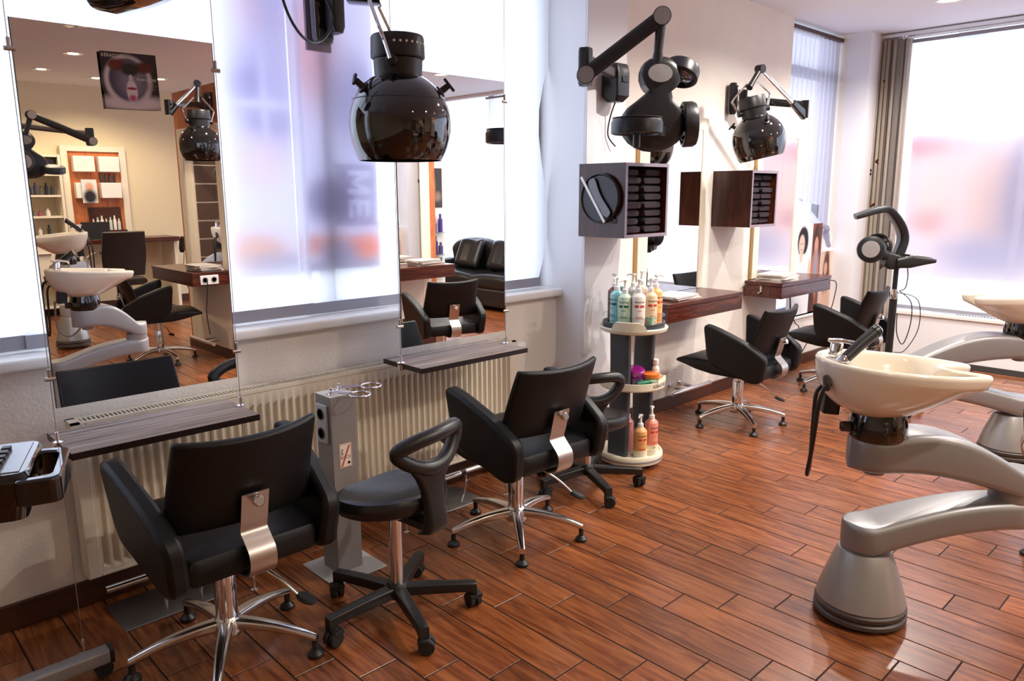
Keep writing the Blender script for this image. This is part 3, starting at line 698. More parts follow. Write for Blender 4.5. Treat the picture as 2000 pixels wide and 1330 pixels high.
def towel_mesh(seed):
    r = random.Random(seed); b = MB(); secs = []
    for i in range(9):
        u = i / 8; y = -.10 + .20 * u; e = 1 - .35 * abs(2 * u - 1) ** 4
        secs.append(((r.uniform(-.003, .003), y, .020 + r.uniform(-.0015, .0015)), (1, r.uniform(-.02, .02), 0), (0, 0, 1), .078 * (1 - .06 * abs(2 * u - 1) ** 3) + r.uniform(-.003, .003), .0205 * e, .019))
    b.rrect(secs, k=5); return mesh('towel', b, MTOWEL, 60)
tow = [towel_mesh(i) for i in range(4)]
def towels(x0, x1, y0, z0, z1, which):
    n = 8; dz = (z1 - z0 - .045) / n
    for cI, (cn, cx) in enumerate((('left', x0 + .10), ('right', x1 - .10))):
        for i in range(n):
            o = obj('towel', tow[(i + cI * 2) % 4], MTOWEL, loc=(cx + random.uniform(-.006, .006), y0 + .135 + random.uniform(-.012, .012), z0 + .0185 + i * dz), rotz=random.uniform(-.05, .05))
            o.scale = (1, 1, dz / .0405)
            pos = 'bottom towel' if i == 0 else 'top towel' if i == n - 1 else 'towel, %s from the bottom' % ('second', 'third', 'fourth', 'fifth', 'sixth', 'seventh', 'eighth')[i - 1]
            tag(o, '%s in the %s column of the %s cabinet' % ('folded plum ' + pos, cn, which), 'towel', 'folded towels in the ' + which + ' cabinet')
C1 = (3.227, 3.612, 2.508, 2.83, 1.303, 1.697); C2 = (4.950, 5.317, 2.739, 3.05, 1.294, 1.690)
cabinet('open rosewood towel cabinet on the pier with a round hand mirror on its side', *C1, False); towels(C1[0], C1[1], C1[2], C1[4], C1[5], 'near')
cabinet('open rosewood towel cabinet farther back, below the far black hood', *C2, True); towels(C2[0], C2[1], C2[2], C2[4], C2[5], 'far')
# round hand mirror hung on the side of the near cabinet (disc in the y/z plane, facing the camera side)
t = thing('hand_mirror', 'round black hand mirror with white bar hung on the near cabinet side', 'mirror', (3.227, 2.665, 1.512))
M = MAT((0, -1, 0), (0, 0, 1), (-1, 0, 0))
b = MB(); b.lathe([(0, .0), (.128, .0), (.134, .008), (.134, .022), (.128, .026), (.120, .016), (0, .016)], n=48, M=M); obj('disc', b, MBLACK, t)
q = rpoly([(-.085, .095), (-.03, .115), (.01, .02), (.09, -.075), (.06, -.11), (-.02, -.06), (-.06, .02)], .04, 5); b = MB(); b.prism(q, .0165, .028, M); obj('grip', b, MGLOSS, t, bevel=.004)
b = MB(); b.box((-.008, -.14, .028), (.008, .155, .033), M=M @ T(-.035, -.012, 0) @ RZ(math.radians(35))); obj('bar', b, MWHITE, t, bevel=.002)
b = MB(); b.tube([(.085 + .012 * math.cos(a), -.118 + .012 * math.sin(a), .012) for a in [i * PI / 8 for i in range(16)]], .0035, 6, True, M=M); obj('hanging_ring', b, MBLACK, t)

# ------------------------------------------------------------------ framed wall mirrors and desks
def framed_mirror(label, x0, x1, z0, z1, fw_, right):
    t = thing('framed_mirror', label, 'mirror', (0, 0, 0)); y = Y1
    obj('mirror_pane', MB().box((x0 + fw_, y - .016, z0), (x1 - right, y - .010, z1 - fw_ * .8)), MMIR, t, smooth=0)
    obj('frame_stile', MB().box((x0, y - .022, z0), (x0 + fw_, y, z1)), MCFRAME, t, bevel=.003)
    obj('frame_stile', MB().box((x1 - right, y - .022, z0), (x1, y, z1)), MCFRAME, t, bevel=.003)
    obj('frame_rail', MB().box((x0 + fw_, y - .022, z1 - fw_ * .8), (x1 - right, y, z1)), MCFRAME, t, bevel=.003)
    obj('bronze_strip', MB().box((x0 - .022, y - .012, z0), (x0, y, z1)), MBRONZE, t, label='bronze strip')
framed_mirror('cream framed wall mirror above the desk behind the bottle trolley', 4.045, 4.83, .856, 2.05, .105, .06)
framed_mirror('cream framed wall mirror above the far desk by the side window', 5.55, 6.275, .856, 2.035, .085, .075)
def desk(label, x0, x1, y0, z0=.735, z1=.855, handle=False):
    t = thing('wall_desk', label, 'desk', (0, 0, 0))
    obj('desktop', MB().box((x0, y0, z1 - .028), (x1, Y1 - .023, z1)), MROSEX, t, bevel=.0015)
    obj('drawer_body', MB().box((x0 + .003, y0 + .003, z0), (x1 - .003, Y1 - .023, z1 - .031)), MROSEX, t, bevel=.0015)
    if handle:
        b = MB(); b.box((x0 - .004, y0 + .165, z0 + .03), (x0 + .003, y0 + .18, z0 + .088)); b.box((x0 - .004, y0 + .165, z0 + .03), (x0 + .003, y0 + .20, z0 + .04)); obj('handle', b, MSTEEL, t)
desk('rosewood wall desk between the bottle trolley and the third styling chair', 3.925, 4.825, 2.69)
desk('rosewood wall desk at the side window with a drawer handle on its end', 5.44, 6.298, 2.711, handle=True)
def magazines(x, y, z, n, where, seed, w=.21, l=.285, rot=0):
    r = random.Random(seed); zz = z
    cols = ['#e6e0d8', '#d8cfc6', '#efe9e2', '#c9bfb4', '#ddd3cc', '#cbb9a8']
    for i in range(n):
        h = r.uniform(.004, .011); col = cols[(i + seed) % 6]; m = bpy.data.materials.get('magazine_' + col) or mat('magazine_' + col, col, .35, vary=.12)
        b = MB(); b.box((-l / 2, -w / 2, 0), (l / 2, w / 2, h * .12)); b.box((-l / 2 + .001, -w / 2 + .002, h * .12), (l / 2 - .003, w / 2 - .003, h * .88)); b.box((-l / 2, -w / 2, h * .88), (l / 2, w / 2, h))
        o = obj('magazine', b, m, loc=(x + r.uniform(-.025, .025), y + r.uniform(-.02, .02), zz), rotz=rot + r.uniform(-.16, .16), smooth=0); zz += h + .0006
        pos = 'topmost' if i == n - 1 else 'lowest' if i == 0 else '%s from the bottom' % ('second', 'third', 'fourth', 'fifth', 'sixth', 'seventh', 'eighth')[i - 1]
        tag(o, '%s magazine of the pile on the %s' % (pos, where), 'magazine', 'magazines on the ' + where)
magazines(4.22, 2.84, .855, 4, 'desk behind the trolley', 1)
magazines(5.66, 2.86, .855, 7, 'far desk', 4, rot=.03)
# wall footrest under the first desk
t = thing('wall_footrest', 'chrome wall footrest rail under the desk behind the trolley', 'footrest', (0, 0, 0))
for x in (4.50, 4.62):
    b = MB(); b.lathe([(.022, 0), (.022, .006), (.0125, .008), (.0125, .14)], n=16, M=T(x, Y1 - .001, .165) @ RX(PI / 2)); obj('arm', b, MALU, t)
obj('rail', MB().cyl((4.32, 2.905, .165), (4.80, 2.905, .165), .0165, n=18), MALU, t)
# outlet, plug and cables at the far desk
t = thing('plug_and_cable', 'black plug and cable at the right end of the far desk', 'cable', (0, 0, 0))
obj('plug', MB().lathe([(.02, 0), (.022, .006), (.016, .03), (.008, .045)], n=14, M=T(6.298, 2.80, .79) @ RY(PI / 2)), MBLACK, t)
obj('cord', MB().tube(spline([(6.343, 2.80, .79), (6.40, 2.76, .80), (6.46, 2.74, .78), (6.47, 2.74, .70), (6.46, 2.78, .5), (6.43, 2.9, .30), (6.38, 2.98, .1)], 6), .004, 8), MBLACK, t)
o = obj('loose_cable', MB().tube(spline([(6.0, 2.93, .735), (6.01, 2.92, .66), (5.99, 2.90, .56), (6.05, 2.88, .46), (6.12, 2.88, .42), (6.10, 2.89, .36), (5.98, 2.89, .36), (5.96, 2.90, .42), (6.04, 2.92, .50), (6.05, 2.93, .60), (6.04, 2.94, .735)], 7), .004, 8), MBLACK)
tag(o, 'black cable looping down under the far desk', 'cable')

# ------------------------------------------------------------------ hood dryers (black balls) on wall arms
def hood_ball(t, c, ax, R, fork_dir, top, bow=1.0):
    """ball open below, collar and cap along axis ax, chrome fork from the collar to the point top"""
    ax = Vector(ax).normalized(); fd = Vector(fork_dir); fd = (fd - ax * fd.dot(ax)).normalized(); y = ax.cross(fd); M = MAT(fd, y, ax, c)
    pr = [(.80, -.70), (.825, -.665), (.875, -.57), (.92, -.46), (.962, -.31), (.988, -.16), (1.0, 0), (.986, .17), (.94, .34), (.866, .5), (.77, .64), (.66, .75), (.55, .835), (.47, .88)]
    pr = [(R * p, R * q) for p, q in pr]
    b = MB(); b.lathe(pr + [(0, R * .88)], n=56, M=M, cap=(False, False)); b.lathe([(R * .785, -R * .70), (R * .93, -.2 * R), (R * .85, R * .35), (R * .3, R * .7), (0, R * .7)][::-1], n=40, M=M, cap=(False, False)); obj('shell', b, MGLOSS, t, smooth=50)
    obj('seam', MB().lathe([(R * .899, R * .425), (R * .908, R * .432), (R * .892, R * .445)], n=48, M=M, cap=(False, False)), MBLACK, t)
    b = MB(); b.lathe([(R * .455, R * .84), (R * .47, R * 1.18), (R * .44, R * 1.20)], n=36, M=M); obj('collar', b, MBLACK, t)
    b = MB(); b.lathe([(R * .49, R * 1.19), (R * .52, R * 1.22), (R * .51, R * 1.57), (R * .485, R * 1.625), (R * .3, R * 1.64), (0, R * 1.64)], n=36, M=M); obj('control_cap', b, MBLACK, t, bevel=.002)
    j = [Vector(c) + ax * R * 1.10 + fd * s * R * .53 for s in (-1, 1)]
    for p, s in zip(j, (-1, 1)):
        b = MB(); b.cyl(p - fd * s * .02, p + fd * s * .016, .019, n=18); obj('pivot', b, MBLACK, t, bevel=.004)
        tp = Vector(top) + fd * s * (.035 if bow > .5 else .062); md = (p + ax * R * .55 + fd * s * .03) * bow + (p * .5 + tp * .5 + fd * s * .020) * (1 - bow)
        b = MB(); b.tube(spline([p + fd * s * (.004 if bow > .5 else .024), md * .62 + p * .38 + fd * s * .006 * bow, md, tp * .75 + md * .25, tp], 6), .0068, 10); obj('fork_rod', b, MCHROME, t)
    for q, zz in ((2.35, .62), (-1.45, .60)):
        d = (fd * math.cos(q) + y * math.sin(q)); n_ = (d * math.sqrt(1 - zz * zz) + ax * zz).normalized(); p = Vector(c) + n_ * R
        b = MB(); b.lathe([(.022, -.006), (.022, .004), (.012, .006), (.011, .034)], n=16, M=MAT(n_.orthogonal().normalized(), n_.cross(n_.orthogonal().normalized()), n_, p)); b.box((-.03, -.006, .034), (.03, .006, .044), M=MAT(n_.orthogonal().normalized(), n_.cross(n_.orthogonal().normalized()), n_, p)); obj('knob', b, MBLACK, t, bevel=.002)
    return M
view = lambda c: (Vector(c) - Vector((0, 0, CAM_H))).normalized()
t = thing('hood_dryer', 'black glossy ball hood dryer hanging in front of the second cable mirror', 'hood dryer', (0, 0, 0))
c = (1.624, 2.263, 1.784); top = (1.575, 2.335, 2.20)
M = hood_ball(t, c, (0, 0, 1), .18, (.74, .67, 0), top, .08)
b = MB()
for i in range(7):
    a = math.radians(228 + i * 13) - math.atan2(.66, .72)
    b.lathe([(.0, 0), (.0045, 0), (.004, .001), (0, .001)], n=8, M=M @ RZ(a) @ T(.0926, 0, .262) @ RY(PI / 2))
obj('dial_print', b, MLABEL, t)['kind'] = 'stuff'
b = MB(); b.rrect([((1.515 + i * .017, 2.395 - i * .016, 2.212 - .002 * i), (.69, .72, 0), (0, 0, 1), .042, .024, .016) for i in range(6)]); obj('knuckle', b, MGLOSS, t, bevel=.004)
b = MB(); b.cyl((1.53, 2.385, 2.20), (1.53, 2.385, 2.42), .02, n=16); obj('knuckle_post', b, MBLACK, t)
b = MB(); b.rrect([(p, (.3, .95, 0), (0, 0, 1), .022, .026, .012) for p in ((1.53, 2.385, 2.42), (1.42, 2.47, 2.415), (1.27, 2.60, 2.405))]); obj('outer_arm', b, MGLOSS, t)
b = MB(); b.rrect([(p, (-.55, .83, 0), (0, 0, 1), .022, .03, .012) for p in ((1.26, 2.60, 2.37), (1.50, 2.76, 2.365), (1.775, 2.93, 2.36))]); obj('inner_arm', b, MGLOSS, t)
b = MB(); b.rrect([((1.79, 2.93, z), (1, 0, 0), (0, 1, 0), hw, .035, .012) for z, hw in ((2.20, .02), (2.225, .030), (2.45, .031))]); obj('arm_pivot', b, MBLACK, t)
b = MB(); b.rrect([((1.765, 2.995, z), (1, 0, 0), (0, 1, 0), hw, .03, .014) for z, hw in ((2.165, .036), (2.185, .044), (2.5, .048))]); obj('wall_box', b, MGLOSS, t)
obj('switch', MB().box((1.73, 2.955, 2.18), (1.795, 2.97, 2.22)), MBLACK, t, bevel=.006)
b = MB(); b.box((1.71, 3.03, 2.14), (1.825, 3.045, 2.52)); b.box((1.855, 3.035, 2.3), (1.875, 3.19, 2.32)); b.box((1.80, 3.032, 2.3), (1.875, 3.043, 2.32)); obj('backing_board', b, MALT, t)
obj('cable', MB().tube(spline([(1.50, 2.76, 2.40), (1.45, 2.74, 2.30), (1.48, 2.74, 2.19), (1.58, 2.80, 2.13), (1.70, 2.88, 2.16), (1.76, 2.90, 2.25), (1.74, 2.92, 2.34)], 8), .0055, 8), MBLACK, t)
def far_hood(label, c, br, el, tp, ax, kd):
    """ball hood on an arm: wall bracket, arm to the elbow, chrome strut up to the top joint, post down to the fork"""
    t = thing('hood_dryer', label, 'hood dryer', (0, 0, 0)); c, br, el, tp = map(Vector, (c, br, el, tp))
    ax = Vector(ax).normalized(); ft = c + ax * .175 * 1.95; v = view(c); kd = Vector(kd)
    hood_ball(t, c, ax, .172, kd, tp * .25 + ft * .75)
    w = (el - br); w.z = 0; w.normalize(); sd = Vector((-w.y, w.x, 0)); nrm = kd
    b = MB(); b.rrect([(br + Vector((0, 0, z)), sd, w, .035, hw, .012) for z, hw in ((-.10, .02), (-.08, .035), (.10, .035), (.12, .02))]); obj('wall_box', b, MGLOSS, t)
    b = MB(); b.rrect([(br + w * .07 + Vector((0, 0, z)), sd, w, .025, .03, .012) for z in (-.08, .07)]); obj('arm_pivot', b, MGLOSS, t)
    b = MB(); b.rrect([(br + w * .07, sd, (0, 0, 1), .02, .028, .01), (el, sd, (0, 0, 1), .018, .024, .01)]); obj('inner_arm', b, MGLOSS, t)
    b = MB(); b.rrect([(el + Vector((0, 0, z)), sd, w, .025, .025, .012) for z in (.03, -.05, -.09)]); obj('elbow', b, MGLOSS, t)
    e2 = el + Vector((0, 0, -.07)); md = e2 * .72 + tp * .28; u_ = (tp - e2).normalized(); sd2 = Vector((u_.y, -u_.x, 0)).normalized(); q = u_.cross(sd2)
    b = MB(); b.rrect([(e2, sd2, q, .020, .035, .012), (md, sd2, q, .018, .022, .01)]); obj('strut_socket', b, MGLOSS, t)
    b = MB(); b.rrect([(md, sd2, q, .010, .014, .006), (tp, sd2, q, .010, .014, .006)]); obj('strut', b, MCHROME, t)
    b = MB(); b.cyl(tp - sd2 * .025, tp + sd2 * .025, .028, n=18); obj('top_joint', b, MBLACK, t)
    b = MB(); b.tube([tp, tp * .3 + ft * .7, ft], [.019, .017, .022], 14); obj('post', b, MBLACK, t)
    return t
far_hood('black glossy ball hood dryer on a wall arm above the far towel cabinet', (4.75, 2.60, 1.878), (5.10, 3.01, 2.19), (5.32, 2.57, 2.14), (4.83, 2.66, 2.34), (-.15, .18, 1), (.75, -.66, 0))
far_hood('black glossy ball hood dryer at the mirror partition, seen in the nearest cable mirror', (2.60, -1.0, 1.93), (2.90, -1.5, 2.30), (2.42, -1.15, 2.26), (2.62, -1.02, 2.42), (0, 0, 1), (1, 0, 0))

# ------------------------------------------------------------------ shampoo units
KB = .915
def bowl_base(a, fx=.335):
    c, s = math.cos(a), math.sin(a); f = (fx if c > 0 else .255) * KB; p = 2.25
    return (abs(c / f) ** p + abs(s / (.205 * KB)) ** p) ** (-1 / p)
def bowl_rim(a):
    """plan radius of the basin rim, a = 0 at the neck notch between the two horns"""
    a = (a + PI) % (2 * PI) - PI; g = math.exp(-(a / .20) ** 6); r = bowl_base(a) * (1 + .06 * math.exp(-((abs(a) - .34) / .15) ** 2))
    return r * (1 - g) + .195 * KB * g
def shampoo(label, base, elbow, post, face, rim=.955, old=False, silver=None):
    base, elbow, post = Vector(base + (0,)), Vector(elbow + (0,)), Vector(post + (0,)); ms = silver or MSILV
    t = thing('shampoo_unit', label, 'wash basin', base); E_, P_ = elbow - base, post - base
    b = MB(); b.lathe([(.150, .012), (.160, .016), (.160, .03), (.152, .036)], n=48); b.lathe([(.154, .040), (.158, .046), (.158, .058), (.150, .066)], n=48); obj('base_ring', b, MTAUPE, t)
    b = MB(); b.lathe([(.146, .034), (.146, .064), (.154, .070), (.147, .10), (.132, .15), (.114, .20), (.098, .245), (.090, .262), (.082, .266)], n=48); obj('base_cone', b, MSILV2, t)
    def arm(name, p, q, f, pend, qend):
        """arched arm: f(u) = (z centre, half height, half width); rounded ends"""
        d = (q - p).normalized(); w = Vector((-d.y, d.x, 0)); L = (q - p).length; secs = []; n = 26
        for i in range(n + 1):
            sx = -pend + (L + pend + qend) * (.5 - .5 * math.cos(PI * i / n)); u = min(1, max(0, sx / L)); zc, hh, hw = f(u)
            k = 1.0
            if sx < 0: k = math.sqrt(max(.0025, 1 - (sx / pend) ** 2))
            if sx > L: k = math.sqrt(max(.0025, 1 - ((sx - L) / qend) ** 2))
            secs.append((p + d * sx + Vector((0, 0, zc)), w, (0, 0, 1), hw * k, hh, .026))
        b = MB(); b.rrect(secs, k=5); return obj(name, b, ms, t, smooth=50)
    o_ = Vector((0, 0, 0))
    arm('lower_arm', o_, E_, lambda u: (.318 + .105 * math.sin(u * PI / 2), .055 - .004 * u, .092 - .014 * u), .085, .076)
    b = MB(); b.lathe([(.068, .455), (.070, .46), (.070, .505), (.066, .51)], (E_.x, E_.y, 0), 32); obj('elbow_joint', b, ms, t)
    arm('upper_arm', E_, P_, lambda u: (.535 + .122 * math.sin(u * PI / 2) + .02 * math.sin(u * PI), .048 + .020 * math.sin(u * PI) + .012 * u, .076 + .016 * u), .074, .094)
    zc = .705
    b = MB(); b.lathe([(.022, .57), (.035, .575), (.035, .62)], (P_.x, P_.y, 0), 20); obj('drain_cap', b, ms, t)
    b = MB(); b.lathe([(.092, zc), (.096, zc + .01), (.096, zc + .055), (.088, zc + .09), (.080, zc + .115)], (P_.x, P_.y, 0), 40)
    ff = Vector((math.cos(face), math.sin(face), 0)); 
    b.cyl(P_ - ff * .085 + Vector((0, 0, zc + .035)), P_ - ff * .122 + Vector((0, 0, zc + .035)), .02, n=16); obj('tilt_collar', b, MGLOSS, t, bevel=.003)
    # basin; local x towards the neck notch, origin over the post
    B = T(P_.x, P_.y, rim) @ RZ(face) @ RY(math.radians(4)) @ T(.015, 0, -rim)
    A = [-PI + .09 * i for i in range(30)]; A = [a for a in A if a < -.47] + [-.45 + .03 * i for i in range(31)] + [-a for a in reversed(A) if -PI < a < -.47]
    zb = zc + .080; zr = rim
    def outer(tt):
        ring = []
        for a in A:
            f = (.5 + .5 * math.cos(a)) ** 1.3; th = tt * PI / 2; u = min(1, tt / .9); v = max(0, (tt - .9) / .1)
            w_ = max(0, (u - .55) / .45) ** 2; R = bowl_base(a, .31) * (1 - w_) + bowl_rim(a) * w_
            rr = (1 - f) * math.sin(th) ** .9 + f * (.97 * u + .03 * math.sin(v * PI / 2)); zz = (1 - f) * (1 - math.cos(th)) + f * (.80 * u ** 1.55 + .20 * v)
            r = .03 + (R - .03) * rr; ring.append((r * math.cos(a) - .01 * (1 - tt), r * math.sin(a), zb + (zr - zb) * zz))
        return ring
    rs = [outer(q) for q in (0, .1, .2, .3, .4, .5, .6, .7, .8, .86, .9, .925, .95, .975, 1.0)]
    rim_ = [Vector((bowl_rim(a) * math.cos(a), bowl_rim(a) * math.sin(a))) for a in A]; n = len(rim_); off = []
    for i in range(n): tg = rim_[(i + 1) % n] - rim_[i - 1]; off.append(Vector((-tg.y, tg.x)).normalized())
    for d, z in ((.004, .006), (.010, .009), (.017, .008), (.023, .002)): rs.append([(p.x + q.x * d, p.y + q.y * d, zr + z) for p, q in zip(rim_, off)])
    egg = lambda k, z, sh=0: [(min(bowl_rim(a) - .034, bowl_base(a, .255) * .90) * k * math.cos(a) + sh, min(bowl_rim(a) - .034, bowl_base(a, .255) * .90) * k * math.sin(a), z) for a in A]
    rs += [egg(1.0, zr - .018), egg(.95, zr - .045), egg(.87, zr - .08, -.004), egg(.74, zr - .108, -.01), egg(.5, zr - .128, -.02), egg(.22, zr - .137, -.03), egg(.04, zr - .139, -.035)]
    b = MB(); b.rings(rs, M=B, cap=(True, True)); obj('basin', b, MCER, t, smooth=70)
    # raised deck at the back carries the tap
    b = MB(); b.rrect([((-.200, 0, zr - .014), (0, 1, 0), (0, 0, 1), .070, .012, .01), ((-.182, 0, zr - .011), (0, 1, 0), (0, 0, 1), .098, .016, .012), ((-.135, 0, zr - .014), (0, 1, 0), (0, 0, 1), .118, .016, .012), ((-.122, 0, zr - .022), (0, 1, 0), (0, 0, 1), .118, .010, .009)], M=B); obj('tap_deck', b, MCER, t)
    fa = MB(); fa.lathe([(.026, 0), (.026, .006), (.021, .01), (.021, .045), (.018, .05)], n=20, M=B @ T(-.170, .02, zr + .008)); fo = obj('mixer_tap', fa, MCHROME, t)
    b = MB(); b.rrect([(p, (0, 1, 0), q, .013, .006, .004) for p, q in (((-.20, .015, zr + .062), (0, 0, 1)), ((-.16, .005, zr + .066), (0, 0, 1)), ((-.10, -.012, zr + .062), (.3, 0, 1)), ((-.085, -.016, zr + .050), (.5, 0, 1)))], M=B); obj('tap_lever', b, MCHROME, fo)
    b = MB(); b.lathe([(.02, 0), (.022, .004), (.016, .02), (.012, .024)], n=18, M=B @ T(-.17, -.075, zr + .008)); sk = obj('hose_socket', b, MCHROME, t)
    b = MB(); b.tube([(-.165, -.075, zr + .018), (-.115, -.045, zr + .066), (-.066, -.018, zr + .108)], [.018, .0195, .020], 14, M=B); b.tube([(-.066, -.018, zr + .108), (-.056, -.013, zr + .117)], [.022, .020], 14, M=B); obj('hand_shower', b, MDGREY, t)
    obj('shower_face', MB().tube([(-.0555, -.0127, zr + .1175), (-.052, -.011, zr + .120)], [.0205, .017], 14, M=B), MCHROME, t)
    b = MB(); b.lathe([(.017, -.004), (.017, .003), (.013, .004), (.0, .002)], n=24, M=B @ T(-.214, -.086, zr - .068) @ RZ(math.radians(202)) @ RY(PI / 2 + .25), sx=1.7); obj('hose_hole', b, mat('hose_hole_grey', (.09, .08, .075), .6) if 'hose_hole_grey' not in bpy.data.materials else bpy.data.materials['hose_hole_grey'], t)
    h0 = [(-.198, -.082, zr - .070), (-.222, -.096, zr - .085), (-.232, -.099, zr - .14), (-.230, -.09, zr - .22), (-.225, -.07, zr - .32), (-.222, -.048, zr - .395), (-.217, -.034, zr - .412), (-.213, -.028, zr - .36), (-.220, -.020, zr - .22), (-.222, -.015, zr - .12), (-.195, -.02, zr - .085)]
    obj('hose', MB().tube(spline(h0, 7), .0072, 10, M=B), MBLACK, t)
    obj('valve_box', MB().rrect([((-.155, .045, zr - z), (0, 1, 0), (1, 0, 0), .035, .028, .01) for z in (.13, .17, .20)], M=B), MDGREY, t)
    if old: obj('drain_hose', MB().tube(spline([(.0, -.10, zr - .17), (.02, -.13, zr - .35), (-.06, -.14, zr - .44), (-.14, -.13, zr - .38), (-.16, -.1, zr - .2)], 6, ), .007, 8, M=B), MLGREY, t)
    return t
shampoo('cream ceramic wash basin on silver folding arms, nearest the camera', (2.72, .97), (3.05, .61), (2.665, .945), math.radians(-52), rim=.968)
shampoo('cream ceramic wash basin on silver folding arms at the right edge, pointing away', (5.08, 1.06), (4.70, 1.52), (5.12, 1.07), math.radians(128), rim=.965)
MS3 = mat('light_silver_arm', '#a7a7aa', .4, .2)
shampoo('white wash basin on silver arms seen large in the nearest cable mirror', (1.30, -.52), (1.78, -.42), (1.46, -.40), math.radians(-2), old=True, silver=MS3).scale = (1, 1, 1.07)
o = shampoo('white wash basin seen small and distant in the nearest cable mirror', (2.02, -3.2), (2.34, -3.55), (2.05, -3.25), math.radians(178), old=True, silver=MS3); o.scale = (1.0, 1.0, 1.19)

# ------------------------------------------------------------------ lamp processors
def grille(b, r, z, M):
    for k in (.3, .55, .8): b.tube([(r * k * math.cos(a), r * k * math.sin(a), z) for a in [i * PI / 10 for i in range(20)]], .0022, 5, True, M=M)
    for i in range(8): b.cyl((.0, 0, z), (r * .95 * math.cos(i * PI / 4), r * .95 * math.sin(i * PI / 4), z), .002, n=5, M=M)
def lamp_head(t, c, n_, R=.115, h=.07, cap=True, knob=False):
    n_ = Vector(n_).normalized(); x = n_.orthogonal().normalized(); M = MAT(x, n_.cross(x), n_, c)
    b = MB(); b.lathe([(R * .93, -h * .5), (R, -h * .42), (R * 1.0, h * .2), (R * .93, h * .45), (R * .85, h * .5), (0, h * .5)], n=40, M=M, cap=(False, False)); b.lathe([(R * .93, -h * .5), (R * .86, -h * .5), (R * .80, -h * .1), (R * .4, h * .15), (0, h * .2)], n=36, M=M, cap=(False, False)); s = obj('lamp_housing', b, MDGREY, t)
    b = MB(); b.lathe([(R * .80, -h * .12), (R * .4, h * .12), (0, h * .15)], n=32, M=M, cap=(False, False)); obj('reflector', b, MCHROME, s)
    b = MB(); grille(b, R * .88, -h * .42, M); obj('wire_grille', b, MBLACK, s)['kind'] = 'stuff'
    if cap: obj('cap', MB().lathe([(R * .62, h * .5), (R * .60, h * .54), (0, h * .55)], n=32, M=M), MLGREY, s, label='grey round cap')
    if knob: obj('sensor', MB().lathe([(.016, -h * .5 - .06), (.018, -h * .5 - .05), (.018, -h * .5)], n=16, M=M), MBLACK, s)
    return s
def arm_bar(b, p, q, hw, hh):
    p, q = Vector(p), Vector(q); d = (q - p).normalized(); w = d.cross(Vector((0, 0, 1))).normalized(); b.rrect([(p, w, w.cross(d), hw, hh, hh * .5), (q, w, w.cross(d), hw, hh, hh * .5)])
def processor(label, wb, el, tp, body, face, rot_wb=0):
    t = thing('lamp_processor', label, 'hair processor', (0, 0, 0)); wb, el, tp, body = map(Vector, (wb, el, tp, body))
    b = MB(); M = T(*wb) @ RZ(rot_wb); b.rrect([((0, 0, z), (1, 0, 0), (0, 1, 0), hw, hd, .014) for z, hw, hd in ((-.10, .035, .035), (-.07, .055, .06), (.05, .055, .06), (.09, .055, .05), (.10, .05, .045))], M=M); obj('wall_box', b, MDGREY, t)
    obj('box_plug', MB().box((-.02, -.066, .0), (.03, -.05, .035), M=M), MBLACK, t, bevel=.004)
    d = (el - wb); d.z = 0; d.normalize()
    b = MB(); arm_bar(b, wb + d * .02 + Vector((0, 0, .045)), el + Vector((0, 0, .035)), .020, .028); obj('inner_arm', b, MTAUPE, t)
    sd = Vector((-d.y, d.x, 0)); b = MB(); b.rrect([(el + Vector((0, 0, z)), d, sd, hw, .028, .016) for z, hw in ((-.09, .030), (-.075, .042), (.075, .040), (.09, .034))]); obj('elbow', b, MDGREY, t)
    u = (tp - el); u.z = 0; u.normalize(); s2 = Vector((u.y, -u.x, 0)); e2 = el + s2 * .045 * (1 if s2.dot(view(el)) < 0 else -1) + Vector((0, 0, -.045)); tq = tp + (e2 - el - Vector((0, 0, -.045)))
    b = MB(); arm_bar(b, e2, tq, .024, .036); obj('outer_arm', b, MDGREY, t)
    sg = (e2 - el); sg.z = 0; sg.normalize()
    for p in (e2, tq):
        b = MB(); b.cyl(p - sg * .03, p + sg * .028, .044, n=28); k = obj('joint', b, MDGREY, t); obj('joint_cap', MB().cyl(p + sg * .028, p + sg * .0305, .040, n=28), MLGREY, k)
    pb = tq + Vector((0, 0, -.02)); b = MB(); b.tube([tq, (tq * .3 + (body + Vector((0, 0, .2))) * .7), body + Vector((0, 0, .19))], [.026, .022, .032], 16); obj('post', b, MDGREY, t)
    f = Vector((math.cos(face), math.sin(face), 0)); r = Vector((-f.y, f.x, 0)); M = MAT(r, (0, 0, 1), f, body)
    out = []
    for cx, cy, rx, ry, a0, a1 in ((.022, .157, .105, .090, -58, 238), (-.005, -.081, .168, .132, 125, 415)):
        for i in range(19): a = math.radians(a0 + (a1 - a0) * i / 18); out.append((cx + rx * math.cos(a), cy + ry * math.sin(a)))
    secs = []
    n0 = len(out); cxy = Vector((sum(p[0] for p in out) / n0, sum(p[1] for p in out) / n0))
    b = MB(); rs = []
    for z, k in ((-.075, .80), (-.06, .93), (-.03, 1.0), (.0, .985), (.02, .93), (.03, .82), (.033, .6)): rs.append([(x * k, cxy.y + (y - cxy.y) * k, z) for x, y in out])
    b.rings(rs, M=M); obj('body', b, MDGREY, t, smooth=50)
    b = MB(); b.lathe([(.062, .030), (.060, .036), (0, .037)], n=32, M=M @ T(.01, .157, 0) @ RX(-.10), sy=.72); obj('badge', b, MLGREY, t, label='grey oval badge')
    b = MB(); b.box((-.16, -.052, .0), (.16, -.049, .0265), M=M); obj('seam', b, MBLACK, t)
    return t, M
t, M = processor('graphite lamp processor with round heads on a wall arm above the near cabinet', (3.45, 2.768, 2.135), (3.00, 2.60, 2.155), (3.245, 2.335, 2.375), (3.221, 2.329, 1.955), math.radians(231))
P = lambda x, y, z: (M @ Vector((x, y, z)))[:]
